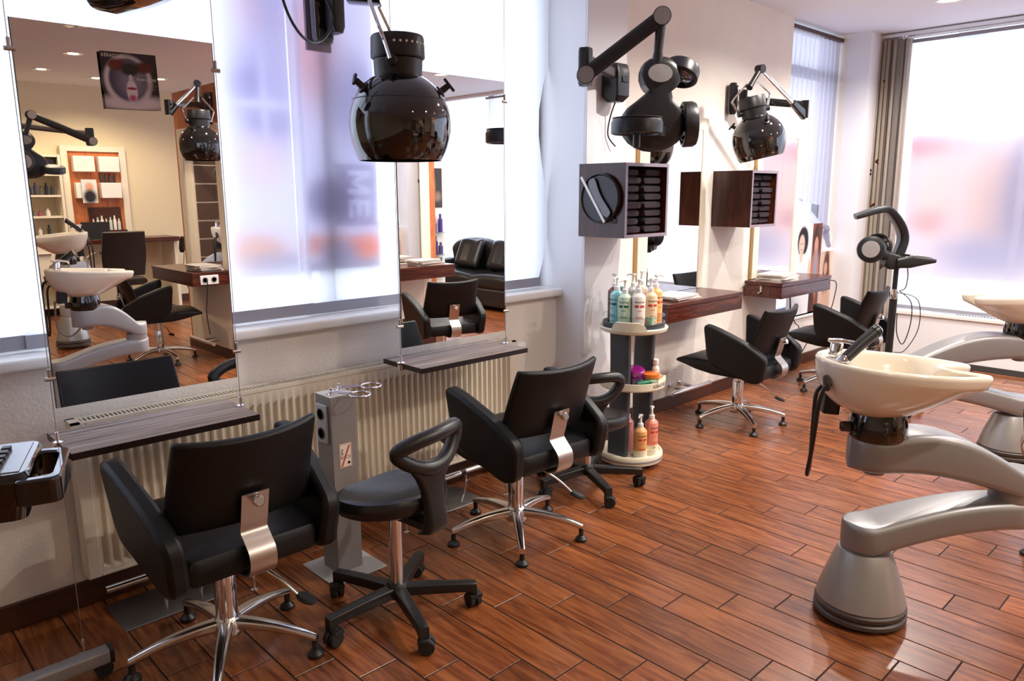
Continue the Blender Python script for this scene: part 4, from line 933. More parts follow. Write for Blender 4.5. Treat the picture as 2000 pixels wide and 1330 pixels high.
s = lamp_head(t, P(-.140, -.105, .20), (0, 0, 1), .122, .075, False, True); 
b = MB(); b.lathe([(.118, .0375), (.118, .0385), (0, .039)], n=32, M=T(*P(-.140, -.105, .20))); obj('lid', b, MLGREY, s)
b = MB(); p = Vector(P(-.140, -.105, .20)); q = Vector(P(0, -.12, .03)); arm_bar(b, p, q, .05, .026); obj('head_arm', b, MDGREY, t)
lamp_head(t, P(.140, .180, -.06), tuple(M.to_3x3() @ Vector((.35, .85, -.35))), .092, .07); b = MB(); arm_bar(b, P(.03, .17, -.03), P(.10, .185, -.06), .04, .025); obj('head_arm', b, MDGREY, t)
lamp_head(t, P(.185, -.075, -.04), tuple(M.to_3x3() @ Vector((1, .05, .12))), .112, .07, False); b = MB(); arm_bar(b, P(.10, -.09, -.04), P(.19, -.08, -.04), .045, .03); obj('head_arm', b, MDGREY, t)
obj('power_cord', MB().tube(spline([(3.45, 2.76, 2.05), (3.45, 2.80, 1.96), (3.45, 2.815, 1.86), (3.50, 2.80, 1.80)], 6), .004, 8), MBLACK, t)
t, M = processor('graphite lamp processor on a wall arm seen at the left of the nearest cable mirror', (1.75, -3.62, 2.17), (2.46, -3.50, 2.12), (1.92, -3.44, 2.30), (1.86, -3.42, 1.90), math.radians(100))
lamp_head(t, (M @ Vector((-.20, -.12, .05)))[:], (0, .2, 1), .11, .07); lamp_head(t, (M @ Vector((.05, -.05, .08)))[:], (.2, .9, .1), .11, .07)
b = MB(); b.rrect([((1.75, -5.84, 2.12), (1, 0, 0), (0, 0, 1), .05, .06, .02), ((1.75, -3.66, 2.17), (1, 0, 0), (0, 0, 1), .03, .04, .01)]); obj('wall_strut', b, MDGREY, t)

t = thing('floor_processor', 'black hood processor on a floor stand in the corner by the back window', 'hair processor', (5.60, 1.96, 0))
for i in range(5):
    a = math.radians(20 + 72 * i); d = Vector((math.cos(a), math.sin(a), 0)); w = Vector((-d.y, d.x, 0)); b = MB(); b.rrect([(d * r + Vector((0, 0, z)), w, (0, 0, 1), .018, .015, .008) for r, z in ((.02, .09), (.25, .07))]); lg = obj('leg', b, MBLACK, t)
    b = MB(); M = T(d.x * .25, d.y * .25, .025) @ RZ(a); b.cyl((-.018, 0, 0), (.018, 0, 0), .025, n=14, M=M); b.box((-.01, -.01, .0), (.01, .01, .05), M=M); obj('castor', b, MRUB, lg)
obj('pole', MB().lathe([(.026, .07), (.026, .86), (.022, .865), (.017, .87), (.017, 1.03)], n=18), MBLACK, t)
obj('pole_clamp', MB().lathe([(.03, .80), (.03, .85), (.025, .87)], n=18), MCHROME, t)
F = MAT((.72, -.69, 0), (.69, .72, 0), (0, 0, 1))            # x to the right of the picture, y away
b = MB(); b.rrect([(p, (0, 1, 0), q, hw, hh, .02) for p, q, hw, hh in (((-.03, 0, 1.055), (0, 0, 1), .07, .035), ((.05, 0, 1.07), (0, 0, 1), .11, .045), ((.14, -.01, 1.075), (.1, 0, 1), .115, .028), ((.215, -.02, 1.072), (.2, 0, 1), .09, .012))], M=F); cp = obj('control_panel', b, MBLACK, t)
b = MB(); b.rrect([((.03, 0, 1.117), (0, 1, 0), (.08, 0, 1), .09, .002, .002), ((.19, -.015, 1.098), (0, 1, 0), (.16, 0, 1), .08, .002, .002)], M=F); obj('display', b, MLGREY, cp)
obj('knuckle', MB().rrect([((x, 0, z), (0, 1, 0), (0, 0, 1), hw, hh, .02) for x, z, hw, hh in ((-.10, 1.09, .04, .05), (-.06, 1.07, .05, .06), (.0, 1.06, .05, .05))], M=F), MBLACK, t)
sp = spline([(.015, .03, 1.10), (.045, .04, 1.20), (.03, .04, 1.28), (-.03, .02, 1.36), (-.11, -.01, 1.42), (-.20, -.04, 1.415), (-.30, -.07, 1.39), (-.36, -.09, 1.375)], 5)
b = MB(); secs = []
for i, p in enumerate(sp):
    tg = (sp[min(i + 1, len(sp) - 1)] - sp[max(i - 1, 0)]).normalized(); ey = Vector((.25, 1, 0)).normalized(); ex = tg.cross(ey).normalized(); u = i / (len(sp) - 1)
    secs.append((p, ey, ex, .055 + .035 * math.sin(u * PI), .030 - .012 * u, .014))
b.rrect(secs, M=F); obj('hood_arch', b, MDGREY, t, smooth=50)
for (x, y, z), n_ in (((-.235, -.10, 1.155), (-.5, -.85, .05)), ((-.115, .06, 1.16), (.55, .8, -.1))):
    lamp_head(t, (F @ Vector((x, y, z)))[:], (F.to_3x3() @ Vector(n_))[:], .092, .075)
    b = MB(); arm_bar(b, F @ Vector((x, y, z)), F @ Vector((-.07, 0, 1.10)), .03, .035); obj('head_arm', b, MBLACK, t)
b = MB(); b.tube(spline([(.02, -.03, .86), (.10, -.05, .78), (.115, -.04, .62), (.08, -.03, .48), (.03, -.03, .56), (.02, -.03, .70)], 6), .0035, 6, M=F); b.tube(spline([(.0, -.03, .85), (.14, -.06, .80), (.17, -.05, .60), (.09, -.05, .44), (.02, -.03, .42)], 6), .003, 6, M=F); b.tube(spline([(.06, -.03, 1.03), (.07, -.03, .96), (.06, -.03, .88), (.02, -.03, .86)], 5), .0035, 6, M=F); obj('coiled_cord', b, MBLACK, t)['kind'] = 'stuff'

# black lamp hood above the nearest mirror, only its underside in the picture
t = thing('lamp_hood', 'black glossy hood hanging above the nearest cable mirror, cut by the top edge', 'hair processor', (0, 0, 0))
d = Vector((.70, -.62, .26)).normalized(); w = Vector((.66, .75, 0)); w = (w - d * w.dot(d)).normalized(); n_ = d.cross(w); n_ = n_ if n_.z > 0 else -n_
p0 = Vector((.815, 2.565, 2.135)); b = MB(); b.rrect([(p0 + d * s, w, n_, hw, hh, .022) for s, hw, hh in ((-.065, .05, .022), (-.055, .075, .040), (-.02, .085, .052), (.08, .085, .05), (.16, .08, .045), (.22, .05, .03))]); obj('housing', b, MGLOSS, t)
b = MB(); q = p0 + d * .0 - w * .086; b.lathe([(.018, 0), (.018, .0015), (0, .0015)], n=24, M=MAT(d, n_, -w, q)); obj('round_sticker', b, MLABEL, t)
obj('ceiling_rod', MB().cyl(p0 + d * .1, Vector((p0 + d * .1).to_2d().to_3d()) + Vector((0, 0, ZC)), .02, n=14), MBLACK, t)

# ------------------------------------------------------------------ hair machine on a stand at the left edge
MMACH = mat('machine_top', '#8d93a0', .22, coat=.6)
t = thing('perm_machine', 'black machine with control buttons and side handle at the left edge', 'machine', (0, 0, 0))
G = MAT((.33, .944, 0), (-.944, .33, 0), (0, 0, 1), (.352, 2.075, .925))     # x = towards the wall side, y = to the left
b = MB(); b.rrect([((0, .16, z), (1, 0, 0), (0, 1, 0), hx, hy, .025) for z, hx, hy in ((-.125, .10, .15), (-.115, .12, .17), (-.03, .135, .185), (-.012, .135, .185), (0, .128, .178))], M=G); body = obj('body', b, MGLOSS, t)
obj('button_panel', MB().box((-.115, -.005, .0), (.115, .325, .002), M=G), MMACH, t)
b = MB()
for r in range(2):
    for c_ in range(5): b.box((-.095 + c_ * .036, .035 + r * .034, .002), (-.072 + c_ * .036, .055 + r * .034, .012), M=G)
obj('buttons', b, MBLACK, t, bevel=.002)['kind'] = 'stuff'
for x, y in ((-.085, .115), (-.055, .11)): obj('red_light', MB().lathe([(.006, .002), (.006, .006), (0, .008)], n=10, M=G @ T(x, y, 0)), MRED, t)
ho, hi = rpoly([(-.155, 0), (.095, 0), (.085, -.095), (-.150, -.095)], .026, 5), rpoly([(-.128, -.022), (.068, -.022), (.060, -.072), (-.122, -.072)], .018, 5)
b = MB(); n = len(ho); vs = [(x, y, z) for z in (-.075, -.012) for x, y in ho] + [(x, y, z) for z in (-.075, -.012) for x, y in hi]; fs = []
for i in range(n):
    j = (i + 1) % n; fs += [(i, j, n + j, n + i), (2 * n + j, 2 * n + i, 3 * n + i, 3 * n + j), (n + i, n + j, 3 * n + j, 3 * n + i), (j, i, 2 * n + i, 2 * n + j)]
b.add(vs, fs, G @ T(0, .005, 0)); obj('side_handle', b, MGLOSS, t, bevel=.006)
obj('nameplate', MB().box((-.139, .05, -.09), (-.135, .16, -.055), M=G), MBRONZE, t)
obj('pole', MB().lathe([(.022, .08), (.022, .81)], (.10, 2.40, 0), 16), MBLACK, t)
b = MB(); b.rrect([((x, 2.525 - (.63 - x) * .02, .075), (0, 1, 0), (0, 0, 1), .026, .024, .008) for x in (-.25, .585)]); lg = obj('foot_beam', b, MSILV, t); b = MB(); b.box((.585, 2.498, .05), (.60, 2.552, .10)); obj('end_cap', b, MBLACK, t, bevel=.004)
obj('cross_beam', MB().box((.07, 2.30, .06), (.13, 2.52, .09)), MSILV, t, bevel=.004)
for x in (.57, -.2):
    b = MB(); b.cyl((x, 2.515, .027), (x, 2.545, .027), .027, n=16); b.box((x - .012, 2.51, .03), (x + .012, 2.55, .055)); obj('castor', b, MRUB, t)

# advert card standing clear of the nearest mirror pane
t = thing('advert_card', 'small dark advert card with a bottle picture fixed on the nearest cable mirror', 'card', (.882, 2.694, 1.902))
blobs = [(0, -.085, .14, .03, '#e9e0e6', .5), (-.01, .0, .092, .098, '#e6dfe6', .10), (-.01, .005, .075, .083, '#3a3350', .10), (0, .0, .05, .06, '#8d88a6', .8), (-.05, .06, .035, .022, '#6a2013', .3), (.055, .055, .035, .022, '#5a1a10', .3), (0, .045, .035, .025, '#17121b', .3), (0, -.04, .021, .045, '#e8e4ea', .15), (0, .012, .008, .014, '#dcd6e0', .2), (0, -.028, .020, .005, '#a31f4a', .2), (0, -.065, .014, .013, '#c24a7a', .5)]
obj('card_face', MB().box((-.108, -.0015, -.108), (.108, .0015, .108)), paint('advert_print', '#1d1524', blobs, .35), t)
MA = MAT((1, 0, 0), (0, 0, 1), (0, -1, 0), (0, -.0019, 0))
text('lettering', 'KÉRASTASE', .018, MA @ T(-.06, .093, 0), MLABEL, t, .95); text('lettering', 'FUSIO-DOSE', .014, MA @ T(.062, .008, 0), MLABEL, t)
b = MB()
for i, l_ in enumerate((.06, .07, .055, .065, .05)): b.box((.03, -.008 - i * .007, 0), (.03 + l_, -.006 - i * .007, .0003), M=MA)
b.box((.028, .022, 0), (.068, .025, .0003), M=MA); obj('small_print', b, MLGREY, t)['kind'] = 'stuff'
t.rotation_euler = (0, math.radians(-1.2), 0); t.scale = (.78, 1, .80)

# ------------------------------------------------------------------ downlights
WHERE = ('at the top right edge of the photo, near the back window', 'above the far desk', 'in front of the pier', 'above the far wash basin', 'above the nearer wash basin', 'left of the nearest wash basin', 'above the mirrored wash basin',
         'above the leather sofa', 'above the product stand', 'nearest in the mirror, right of the advert card', 'farther in the mirror, right of the shelving', 'over the mirrored office chair', 'over the mirrored counter end', 'in front of the wardrobe', 'close above the wardrobe')
for i, (x, y) in enumerate(LAMPS):
    t = thing('ceiling_downlight', 'recessed warm ceiling downlight ' + WHERE[i], 'ceiling light', (x, y, ZC), 0, 'recessed ceiling downlights')
    b = MB(); b.lathe([(.095, 0), (.095, -.004), (.085, -.006), (.078, -.002)], n=28, cap=(False, False)); obj('trim_ring', b, MWHITE, t)
    b = MB(); b.lathe([(.078, -.002), (.06, -.0012), (.05, -.001)], n=24, cap=(False, False)); obj('reflector', b, MBULB, t)
    b = MB(); b.lathe([(.05, -.002), (.04, -.004), (0, -.005)], n=20, cap=(False, False)); obj('bulb', b, MLAMP, t)

# ------------------------------------------------------------------ curtains by the corner
def rings_pattern(n, l):
    tc = n.new('ShaderNodeTexCoord'); v = n.new('ShaderNodeTexVoronoi'); v.inputs['Scale'].default_value = 9; l.new(tc.outputs['UV'], v.inputs[0])
    r = n.new('ShaderNodeValToRGB'); r.color_ramp.interpolation = 'LINEAR'; e = r.color_ramp.elements
    e[0].position = .10; e[0].color = (.34, .34, .34, 1); e[1].position = .16; e[1].color = (.10, .10, .10, 1)
    for p, c in ((.22, .10), (.30, .10)): k = e.new(p); k.color = (c, c, c, 1)
    l.new(v.outputs[0], r.inputs[0])
    return None, r.outputs[0]
def stripes_pattern(n, l):
    tc = n.new('ShaderNodeTexCoord'); sp = n.new('ShaderNodeSeparateXYZ'); l.new(tc.outputs['UV'], sp.inputs[0])
    def ramp(src, stops, const=True):
        r = n.new('ShaderNodeValToRGB'); r.color_ramp.interpolation = 'CONSTANT' if const else 'LINEAR'; e = r.color_ramp.elements
        e[0].position, e[0].color = stops[0][0], rgb(stops[0][1]); e[1].position, e[1].color = stops[1][0], rgb(stops[1][1])
        for p, c in stops[2:]: k = e.new(p); k.color = rgb(c)
        l.new(src, r.inputs[0]); return r.outputs[0]
    fr = n.new('ShaderNodeMath'); fr.operation = 'FRACT'; ml = n.new('ShaderNodeMath'); ml.operation = 'MULTIPLY'; ml.inputs[1].default_value = 3.0; l.new(sp.outputs[0], ml.inputs[0]); l.new(ml.outputs[0], fr.inputs[0])
    base = ramp(fr.outputs[0], [(0, '#c9bdae'), (.28, '#8f8781'), (.40, '#b5a899'), (.62, '#6e6763'), (.72, '#cbbfb4')])
    # small red chevrons and dots printed in rows
    mp = n.new('ShaderNodeMapping'); mp.inputs['Scale'].default_value = (6, 13, 1); l.new(tc.outputs['UV'], mp.inputs[0])
    v = n.new('ShaderNodeTexVoronoi'); v.distance = 'MANHATTAN'; v.inputs['Scale'].default_value = 1; v.inputs['Randomness'].default_value = .75; l.new(mp.outputs[0], v.inputs[0])
    r = n.new('ShaderNodeValToRGB'); e = r.color_ramp.elements; r.color_ramp.interpolation = 'CONSTANT'; e[0].position = 0; e[0].color = (0, 0, 0, 1); e[1].position = .16; e[1].color = (1, 1, 1, 1); k = e.new(.27); k.color = (0, 0, 0, 1); l.new(v.outputs[0], r.inputs[0])
    mx = n.new('ShaderNodeMix'); mx.data_type = 'RGBA'; l.new(r.outputs[0], mx.inputs[0]); l.new(base, mx.inputs[6]); mx.inputs[7].default_value = rgb('#4a1f24')
    return mx.outputs[2], None
MNET = fabric('net_fabric', (196, 192, 206), .12, .72, rings_pattern)
MCURT = fabric('patterned_fabric', '#cfc6ba', .03, .34, stripes_pattern)
def uv(me, nu, nv):
    lay = me.uv_layers.new(name='uv')
    for lp in me.loops: i = lp.vertex_index % nu; j = lp.vertex_index // nu; lay.data[lp.index].uv = (i / (nu - 1), j / (nv - 1))
t = thing('patterned_curtain', 'gathered beige and grey curtain with dark red motifs in the corner', 'curtain', (0, 0, 0))
nu, nv = 110, 10
def f(u, v):
    k = .5 + .5 * (1 - v) ** .5; y = 2.975 - .355 * u - .02 * (1 - v); a = u * 2 * PI * 8
    return (X1 - .055 - .028 * math.sin(a) - .012 * math.sin(a * .5 + 1), y + .012 * math.sin(2 * a), .06 + 2.79 * v)
me = mesh('cloth', MB().grid(f, nu, nv), MCURT, 180); uv(me, nu, nv); obj('cloth', me, MCURT, t)
obj('rail', MB().box((X1 - .085, 1.0, 2.868), (X1 - .035, 2.90, 2.895)), MALU, t)
b = MB()
for i in range(12): b.tube([(X1 - .06 + .008 * math.cos(q), 2.875 - i * .025, 2.858 + .008 * math.sin(q)) for q in [k * PI / 4 for k in range(8)]], .002, 5, True)
obj('hooks', b, MCHROME, t)['kind'] = 'stuff'
t = thing('net_curtain', 'sheer net curtain with circle pattern knotted up at the side window', 'curtain', (0, 0, 0))
nu, nv = 90, 16
def f(u, v):
    a = u * 2 * PI * 11; x = 6.16 + .90 * u; zb = 1.50 - .08 * u if u > .78 else 1.46 - .06 * u - .0 * u
    zb = 1.20 if u > .80 else 1.50 - .10 * u; z = zb + (2.84 - zb) * v
    return (x - .06 * (1 - v) * (1 - u), 3.125 + .016 * math.sin(a) * (1.1 - .4 * v), z)
me = mesh('cloth', MB().grid(f, nu, nv), MNET, 180); uv(me, nu, nv); obj('cloth', me, MNET, t)
def f(u, v):
    p = Vector((6.13, 3.11, 1.50)) * (1 - u) + Vector((6.98, 3.10, 1.20)) * u; sag = .16 * math.sin(u * PI) * (1 - u * .5)
    return (p.x, p.y + .02 * math.sin(v * 14) * (1 - u * .6), p.z + (v - .55) * (.34 * (1 - u) + .05) - sag * (1 - v))
me = mesh('gathered_hem', MB().grid(f, 30, 16), MNET, 180); uv(me, 30, 16); obj('gathered_hem', me, MNET, t)
b = MB(); b.lathe([(.008, -.05), (.035, -.02), (.04, .0), (.03, .025), (.012, .04)], (6.99, 3.10, 1.20), 14); b.tube(spline([(6.99, 3.10, 1.18), (7.02, 3.09, 1.10), (7.05, 3.08, 1.03)], 4), [.03] * 4 + [.022] * 4 + [.008], 10); obj('knot', b, MNET, t)
obj('rail', MB().box((6.05, 3.10, 2.845), (7.08, 3.15, 2.875)), MBASE, t)

# ------------------------------------------------------------------ pictures in the windows
def poster(label, o, w, h, ang, name, base, blobs, trans=.5, cat='poster', lean=0):
    t = obj('window_poster' if cat == 'poster' else 'picture_card', MB().box((-w / 2, -.0015, -h / 2), (w / 2, .0015, h / 2)), paint(name, base, blobs, .5, trans), loc=o, rotz=ang, smooth=0)
    return tag(t, label, cat)
poster('pale poster of a lace figure behind the curtain, left of the hood ball', (1.52, 3.178, 1.97), .34, 1.56, 0, 'lace_poster', (238, 236, 244),
       [(.04, -.02, .13, .26, (206, 202, 224), .5), (.0, .02, .10, .07, (190, 186, 214), .4), (.06, -.13, .09, .06, (192, 188, 214), .4), (.05, .0, .02, .26, (236, 234, 244), .6), (.03, -.05, .14, .02, (238, 236, 246), .6), (.0, -.30, .12, .11, (240, 228, 234), .6), (.02, .36, .08, .12, (230, 206, 212), .7), (.10, .42, .09, .30, (206, 202, 222), .7), (-.06, -.67, .16, .07, (240, 206, 188), .5), (.06, -.72, .16, .035, (206, 204, 216), .5)], .8)
p = poster('pale poster with large sideways letters behind the curtain and the hood ball', (1.915, 3.178, 1.97), .43, 1.56, 0, 'letter_poster', (226, 222, 234),
       [(-.12, .20, .12, .22, (228, 200, 206), .7), (.10, -.02, .12, .20, (190, 186, 206), .6), (-.06, -.46, .12, .10, (170, 166, 188), .5), (-.1, -.66, .20, .045, (222, 178, 168), .6), (.14, -.68, .11, .055, (240, 166, 128), .4), (-.02, -.70, .10, .05, (186, 182, 200), .5), (.0, -.76, .3, .025, (180, 178, 194), .5)], .8)
cu = bpy.data.curves.new('sideways_letters', 'CURVE'); cu.dimensions = '2D'; cu.fill_mode = 'BOTH'
w_, h_ = .075, .030                                     # stroke height of one letter and stroke width
def glyph(pts, y0): return [(.02 + q - .055, y0 - p_) for p_, q in pts]     # turned a quarter: p_ runs down, q across
letter_m = [(0, 0), (0, .12), (.028, .12), (.055, .05), (.082, .12), (.11, .12), (.11, 0), (.085, 0), (.085, .075), (.062, .02), (.048, .02), (.025, .075), (.025, 0)]
letter_e = [(0, 0), (0, .12), (.085, .12), (.085, .095), (.026, .095), (.026, .073), (.075, .073), (.075, .048), (.026, .048), (.026, .025), (.085, .025), (.085, 0)]
for pts in ([(-.10, -.15), (.115, -.15), (.115, .14), (-.10, .14)], glyph(letter_m, .11), glyph(letter_e, -.025)):
    sp_ = cu.splines.new('POLY'); sp_.points.add(len(pts) - 1); sp_.use_cyclic_u = True
    for q_, (x_, y_) in zip(sp_.points, pts): q_.co = (x_, y_, 0, 1)
tmp = bpy.data.objects.new('sideways_letters', cu); C.objects.link(tmp); bpy.context.view_layer.update()
me = bpy.data.meshes.new_from_object(tmp.evaluated_get(bpy.context.evaluated_depsgraph_get())); bpy.data.objects.remove(tmp); bpy.data.curves.remove(cu)
me.transform(MAT((1, 0, 0), (0, 0, 1), (0, -1, 0), (.085, -.0025, -.43))); me.materials.clear(); me.materials.append(paint('letter_block', (176, 170, 192), [], .5, .75))
o = bpy.data.objects.new('lettering', me); C.objects.link(o); o.parent = p
poster('large pale poster of a face behind the white curtains of the back window', (X1 + .145, 2.02, 1.42), 1.16, 1.28, -PI / 2, 'face_poster', (238, 226, 226),
       [(-.35, .52, .35, .10, (220, 164, 176), .5), (-.18, .1, .30, .42, (240, 216, 206), .7), (-.35, -.15, .14, .10, (224, 186, 184), .6), (.12, .0, .15, .5, (218, 196, 190), .6), (.34, .05, .16, .55, (172, 168, 188), .5), (.1, -.42, .35, .16, (190, 188, 204), .6), (.52, .2, .08, .5, (226, 224, 232), .6)], .8)
hair = lambda x, z, s, dark, skin, top: [(x, z - .02 * s, .10 * s, .13 * s, dark, .12), (x - .02 * s, z - .045 * s, .055 * s, .085 * s, skin, .15), (x, z - .30 * s, .17 * s, .17 * s, top, .15), (x - .02 * s, z - .15 * s, .03 * s, .06 * s, skin, .2), (x + .15 * s, z - .33 * s, .03 * s, .16 * s, skin, .2), (x - .04 * s, z - .04 * s, .008 * s, .005 * s, '#3a2622', .3), (x, z - .04 * s, .008 * s, .005 * s, '#3a2622', .3), (x - .025 * s, z - .09 * s, .012 * s, .005 * s, '#b0463f', .3)]
poster('white picture card of a woman with a black bob, leaning in the side window', (6.44, 3.06, .86), .42, .80, 0, 'bob_card', '#f2efef', hair(.03, .27, 1.0, '#1d1a1e', '#e8cdbd', '#fbfafa'), .25, 'picture card')
poster('tall card of a long haired woman in the side window, right of the bob', (6.76, 3.07, .86), .20, .80, 0, 'long_hair_card', '#8a4a40', [(.0, .22, .07, .17, '#3a1c16', .2), (.0, .20, .04, .08, '#d9a488', .2), (.0, -.05, .085, .22, '#c48c74', .25), (.01, -.02, .025, .18, '#93a6c9', .3), (-.05, -.30, .06, .16, '#4a241c', .3), (.06, .33, .05, .05, '#6a3a2c', .5)], .2, 'picture card')
poster('card of a brown haired woman low at the right end of the far desk', (6.985, 3.055, .72), .27, .56, 0, 'brown_hair_card', '#e2c2ae', [(-.02, .06, .07, .24, '#5a2c20', .25), (-.035, .12, .035, .06, '#dba88c', .25), (-.01, -.20, .10, .12, '#d8b2a0', .4), (.09, .18, .05, .12, '#f0dccc', .5)], .2, 'picture card')

# ------------------------------------------------------------------ the part of the room seen in the mirrors
def partition(label, origin, rot, w, h=2.5, zm=(.86, 2.05), d=.12):
    """free standing wood partition with a framed mirror on its -y face; origin at the middle of that face"""
    t = thing('mirror_partition', label, 'partition', origin, rot)
    obj('core', MB().box((-w / 2, 0, 0), (w / 2, d, h)), MORANGE, t, bevel=.003)
    fi = .11; b = MB()
    for s in (-1, 1): obj('frame_stile', MB().box((s * (w / 2 - .085) - (fi if s > 0 else 0), -.02, .1), (s * (w / 2 - .085) + (0 if s > 0 else fi), 0, zm[1] + .1)), MCFRAME, t, bevel=.003)
    obj('frame_rail', MB().box((-w / 2 + .085 + fi, -.02, zm[1]), (w / 2 - .085 - fi, 0, zm[1] + .1)), MCFRAME, t, bevel=.003)
    obj('lower_panel', MB().box((-w / 2 + .085 + fi, -.018, .1), (w / 2 - .085 - fi, 0, zm[0])), MCFRAME, t)
    obj('mirror_pane', MB().box((-w / 2 + .085 + fi, -.014, zm[0]), (w / 2 - .085 - fi, -.004, zm[1])), MMIR, t, smooth=0)
    obj('plinth', MB().box((-w / 2 - .004, -.024, 0), (w / 2 + .004, 0, .1)), MBASE, t)
    return t
partition('orange wood partition with cream framed mirror, seen in the nearest cable mirror', (2.93, -1.86, 0), -PI / 2, 1.14)
partition('orange wood partition with cream framed mirror, seen in the second cable mirror', (4.36, -.74, 0), PI, .92)
def island_desk(label, lo, hi, out):
    t = thing('island_desk', label, 'desk', (0, 0, 0)); obj('desktop', MB().box((lo[0], lo[1], .83), (hi[0], hi[1], .855)), MROSEX, t, bevel=.002)
    obj('drawer_body', MB().box((lo[0] + .004, lo[1] + .004, .735), (hi[0] - .004, hi[1] - .004, .83)), MROSEX, t)
    if out:
        pl = obj('socket_plate', MB().box((out[0] - .082, hi[1] - .004, .745), (out[0] + .082, hi[1] + .006, .828)), MWHITE, t, bevel=.004)
        for s in (-.04, .04): obj('socket', MB().lathe([(.026, 0), (.026, .003), (.02, .003), (.02, -.004), (0, -.004)], n=18, M=T(out[0] + s, hi[1] + .006, .787) @ RX(-PI / 2)), MLGREY, pl)
    return t
t = island_desk('rosewood desk with white double socket at the mirror partition', (2.55, -2.30), (2.90, -1.30), (2.70,))
obj('power_cord', MB().tube(spline([(2.66, -1.285, .787), (2.66, -1.25, .78), (2.655, -1.26, .66), (2.64, -1.27, .5), (2.66, -1.28, .3)], 5), .005, 8), MBLACK, t)
island_desk('rosewood desk in front of the second partition, magazines on it', (3.92, -.715), (4.74, -.34), None)
magazines(2.74, -1.52, .855, 6, 'desk with the white double socket', 2, rot=PI / 2)
magazines(4.48, -.50, .855, 6, 'desk of the second partition', 5)
t = thing('wall_footrest', 'chrome footrest rail at the foot of the first partition', 'footrest', (0, 0, 0))
for y in (-1.78, -1.66): obj('arm', MB().cyl((2.91, y, .17), (2.76, y, .17), .0125, n=14), MALU, t)
obj('rail', MB().cyl((2.755, -2.0, .17), (2.755, -1.45, .17), .016, n=14), MALU, t)
# wardrobe with framed doors, reflected in the partition mirror
t = thing('panelled_wardrobe', 'tall wardrobe with brown frosted panes in pale frames by the far wall', 'wardrobe', (0, 0, 0))
obj('carcass', MB().box((.10, -5.84, 0), (1.60, -5.42, 2.5)), MCFRAME, t, bevel=.004)
for i in range(4):
    for j in range(9): obj('door_pane', MB().box((.125 + i * .366, -5.42, .15 + j * .255), (.125 + i * .366 + .345, -5.412, .15 + j * .255 + .236)), mat('frosted_brown', '#5a463c', .45) if (i, j) == (0, 0) else bpy.data.materials['frosted_brown'], t)
for x in (.82, .88): obj('handle', MB().box((x - .008, -5.412, 1.20), (x + .008, -5.39, 1.32)), MALU, t)
# product display on the far wall
t = thing('product_display', 'cream framed display with orange back and white product boxes on the far wall', 'display', (0, 0, 0))
obj('back_board', MB().box((2.80, -5.84, 1.0), (3.42, -5.81, 2.08)), MORANGE, t)
for lo, hi in (((2.72, 1.0), (2.80, 2.15)), ((3.42, 1.0), (3.50, 2.15)), ((2.80, 2.08), (3.42, 2.15))): obj('frame_bar', MB().box((lo[0], -5.84, lo[1]), (hi[0], -5.78, hi[1])), MCFRAME, t, bevel=.003)
for x in (2.84, 3.14):
    for z in (1.82, 1.48): obj('product_box', MB().box((x, -5.81, z), (x + .25, -5.70, z + .20)), MWHITE, t, bevel=.004)
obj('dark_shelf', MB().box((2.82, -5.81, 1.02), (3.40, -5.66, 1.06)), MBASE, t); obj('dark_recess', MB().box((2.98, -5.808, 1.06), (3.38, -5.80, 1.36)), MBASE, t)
obj('magazine_cover', MB().box((2.90, -5.69, 1.42), (3.08, -5.68, 1.72)), paint('cover_print', '#d9e0e0', [(.09, 0, .02, .02, '#111111', .3), (2.99, 1.62, .05, .06, '#d8a58c', .3), (2.99, 1.5, .08, .09, '#1d1d22', .4)]), t)
NTH = ('first', 'second', 'third', 'fourth', 'fifth', 'sixth', 'seventh', 'eighth')
def small_bottle(x, y, z, h, r, col, label, group):
    m = bpy.data.materials.get('bottle_' + col) or mat('bottle_' + col, col, .3)
    tag(obj('bottle', MB().lathe([(r, 0), (r, h * .7), (r * .5, h * .78), (r * .5, h), (0, h)], n=12), m, loc=(x, y, z)), label, 'bottle', group)
for i in range(7): small_bottle(3.01 + i * .052, -5.73, 1.06, .15 + .02 * (i % 3), .02, ('#d9d6cf', '#cfd8cf', '#e6e2da')[i % 3], NTH[i] + ' pale bottle from the left on the dark shelf of the product display', 'bottles on the product display')
for i in range(4): small_bottle(3.16 + i * .055, -5.75, 1.68, .12, .017, '#3a3434', NTH[i] + ' dark bottle from the left standing on a white product box', 'dark bottles on the product display')
t = thing('open_shelving', 'cream open shelving with boards at the far wall beside the product display', 'shelf', (0, 0, 0))
for x in (2.05, 2.62): obj('side_board', MB().box((x, -5.84, 0), (x + .03, -5.52, 2.02)), MCFRAME, t)
for z in (.10, .42, .98, 1.24, 1.50, 1.76, 1.99): obj('shelf_board', MB().box((2.08, -5.84, z), (2.62, -5.53, z + .025)), MCFRAME, t)
obj('drawer', MB().box((2.08, -5.53, .45), (2.62, -5.50, .96)), MCFRAME, t, bevel=.004); obj('drawer_handle', MB().box((2.28, -5.50, .78), (2.42, -5.48, .80)), MALU, t)
o = obj('storage_box', MB().box((2.12, -5.80, 1.787), (2.59, -5.56, 1.97)), MBLACK, bevel=.01); tag(o, 'black storage box on the top board of the open shelving', 'box')
for i in range(5): small_bottle(2.30 + i * .06, -5.62, 1.525, .11 + .04 * (i % 2), .022, ('#23242e', '#2c3a52', '#5a5048')[i % 3], NTH[i] + ' dark bottle from the left on the upper board of the shelving', 'bottles on the open shelving')
for i in range(4): small_bottle(2.2 + i * .09, -5.62, 1.265, .07 + .02 * (i % 2), .026, ('#d9d2cf', '#4a4450', '#8a4a58')[i % 3], NTH[i] + ' short jar from the left on the middle board of the shelving', 'jars on the open shelving')
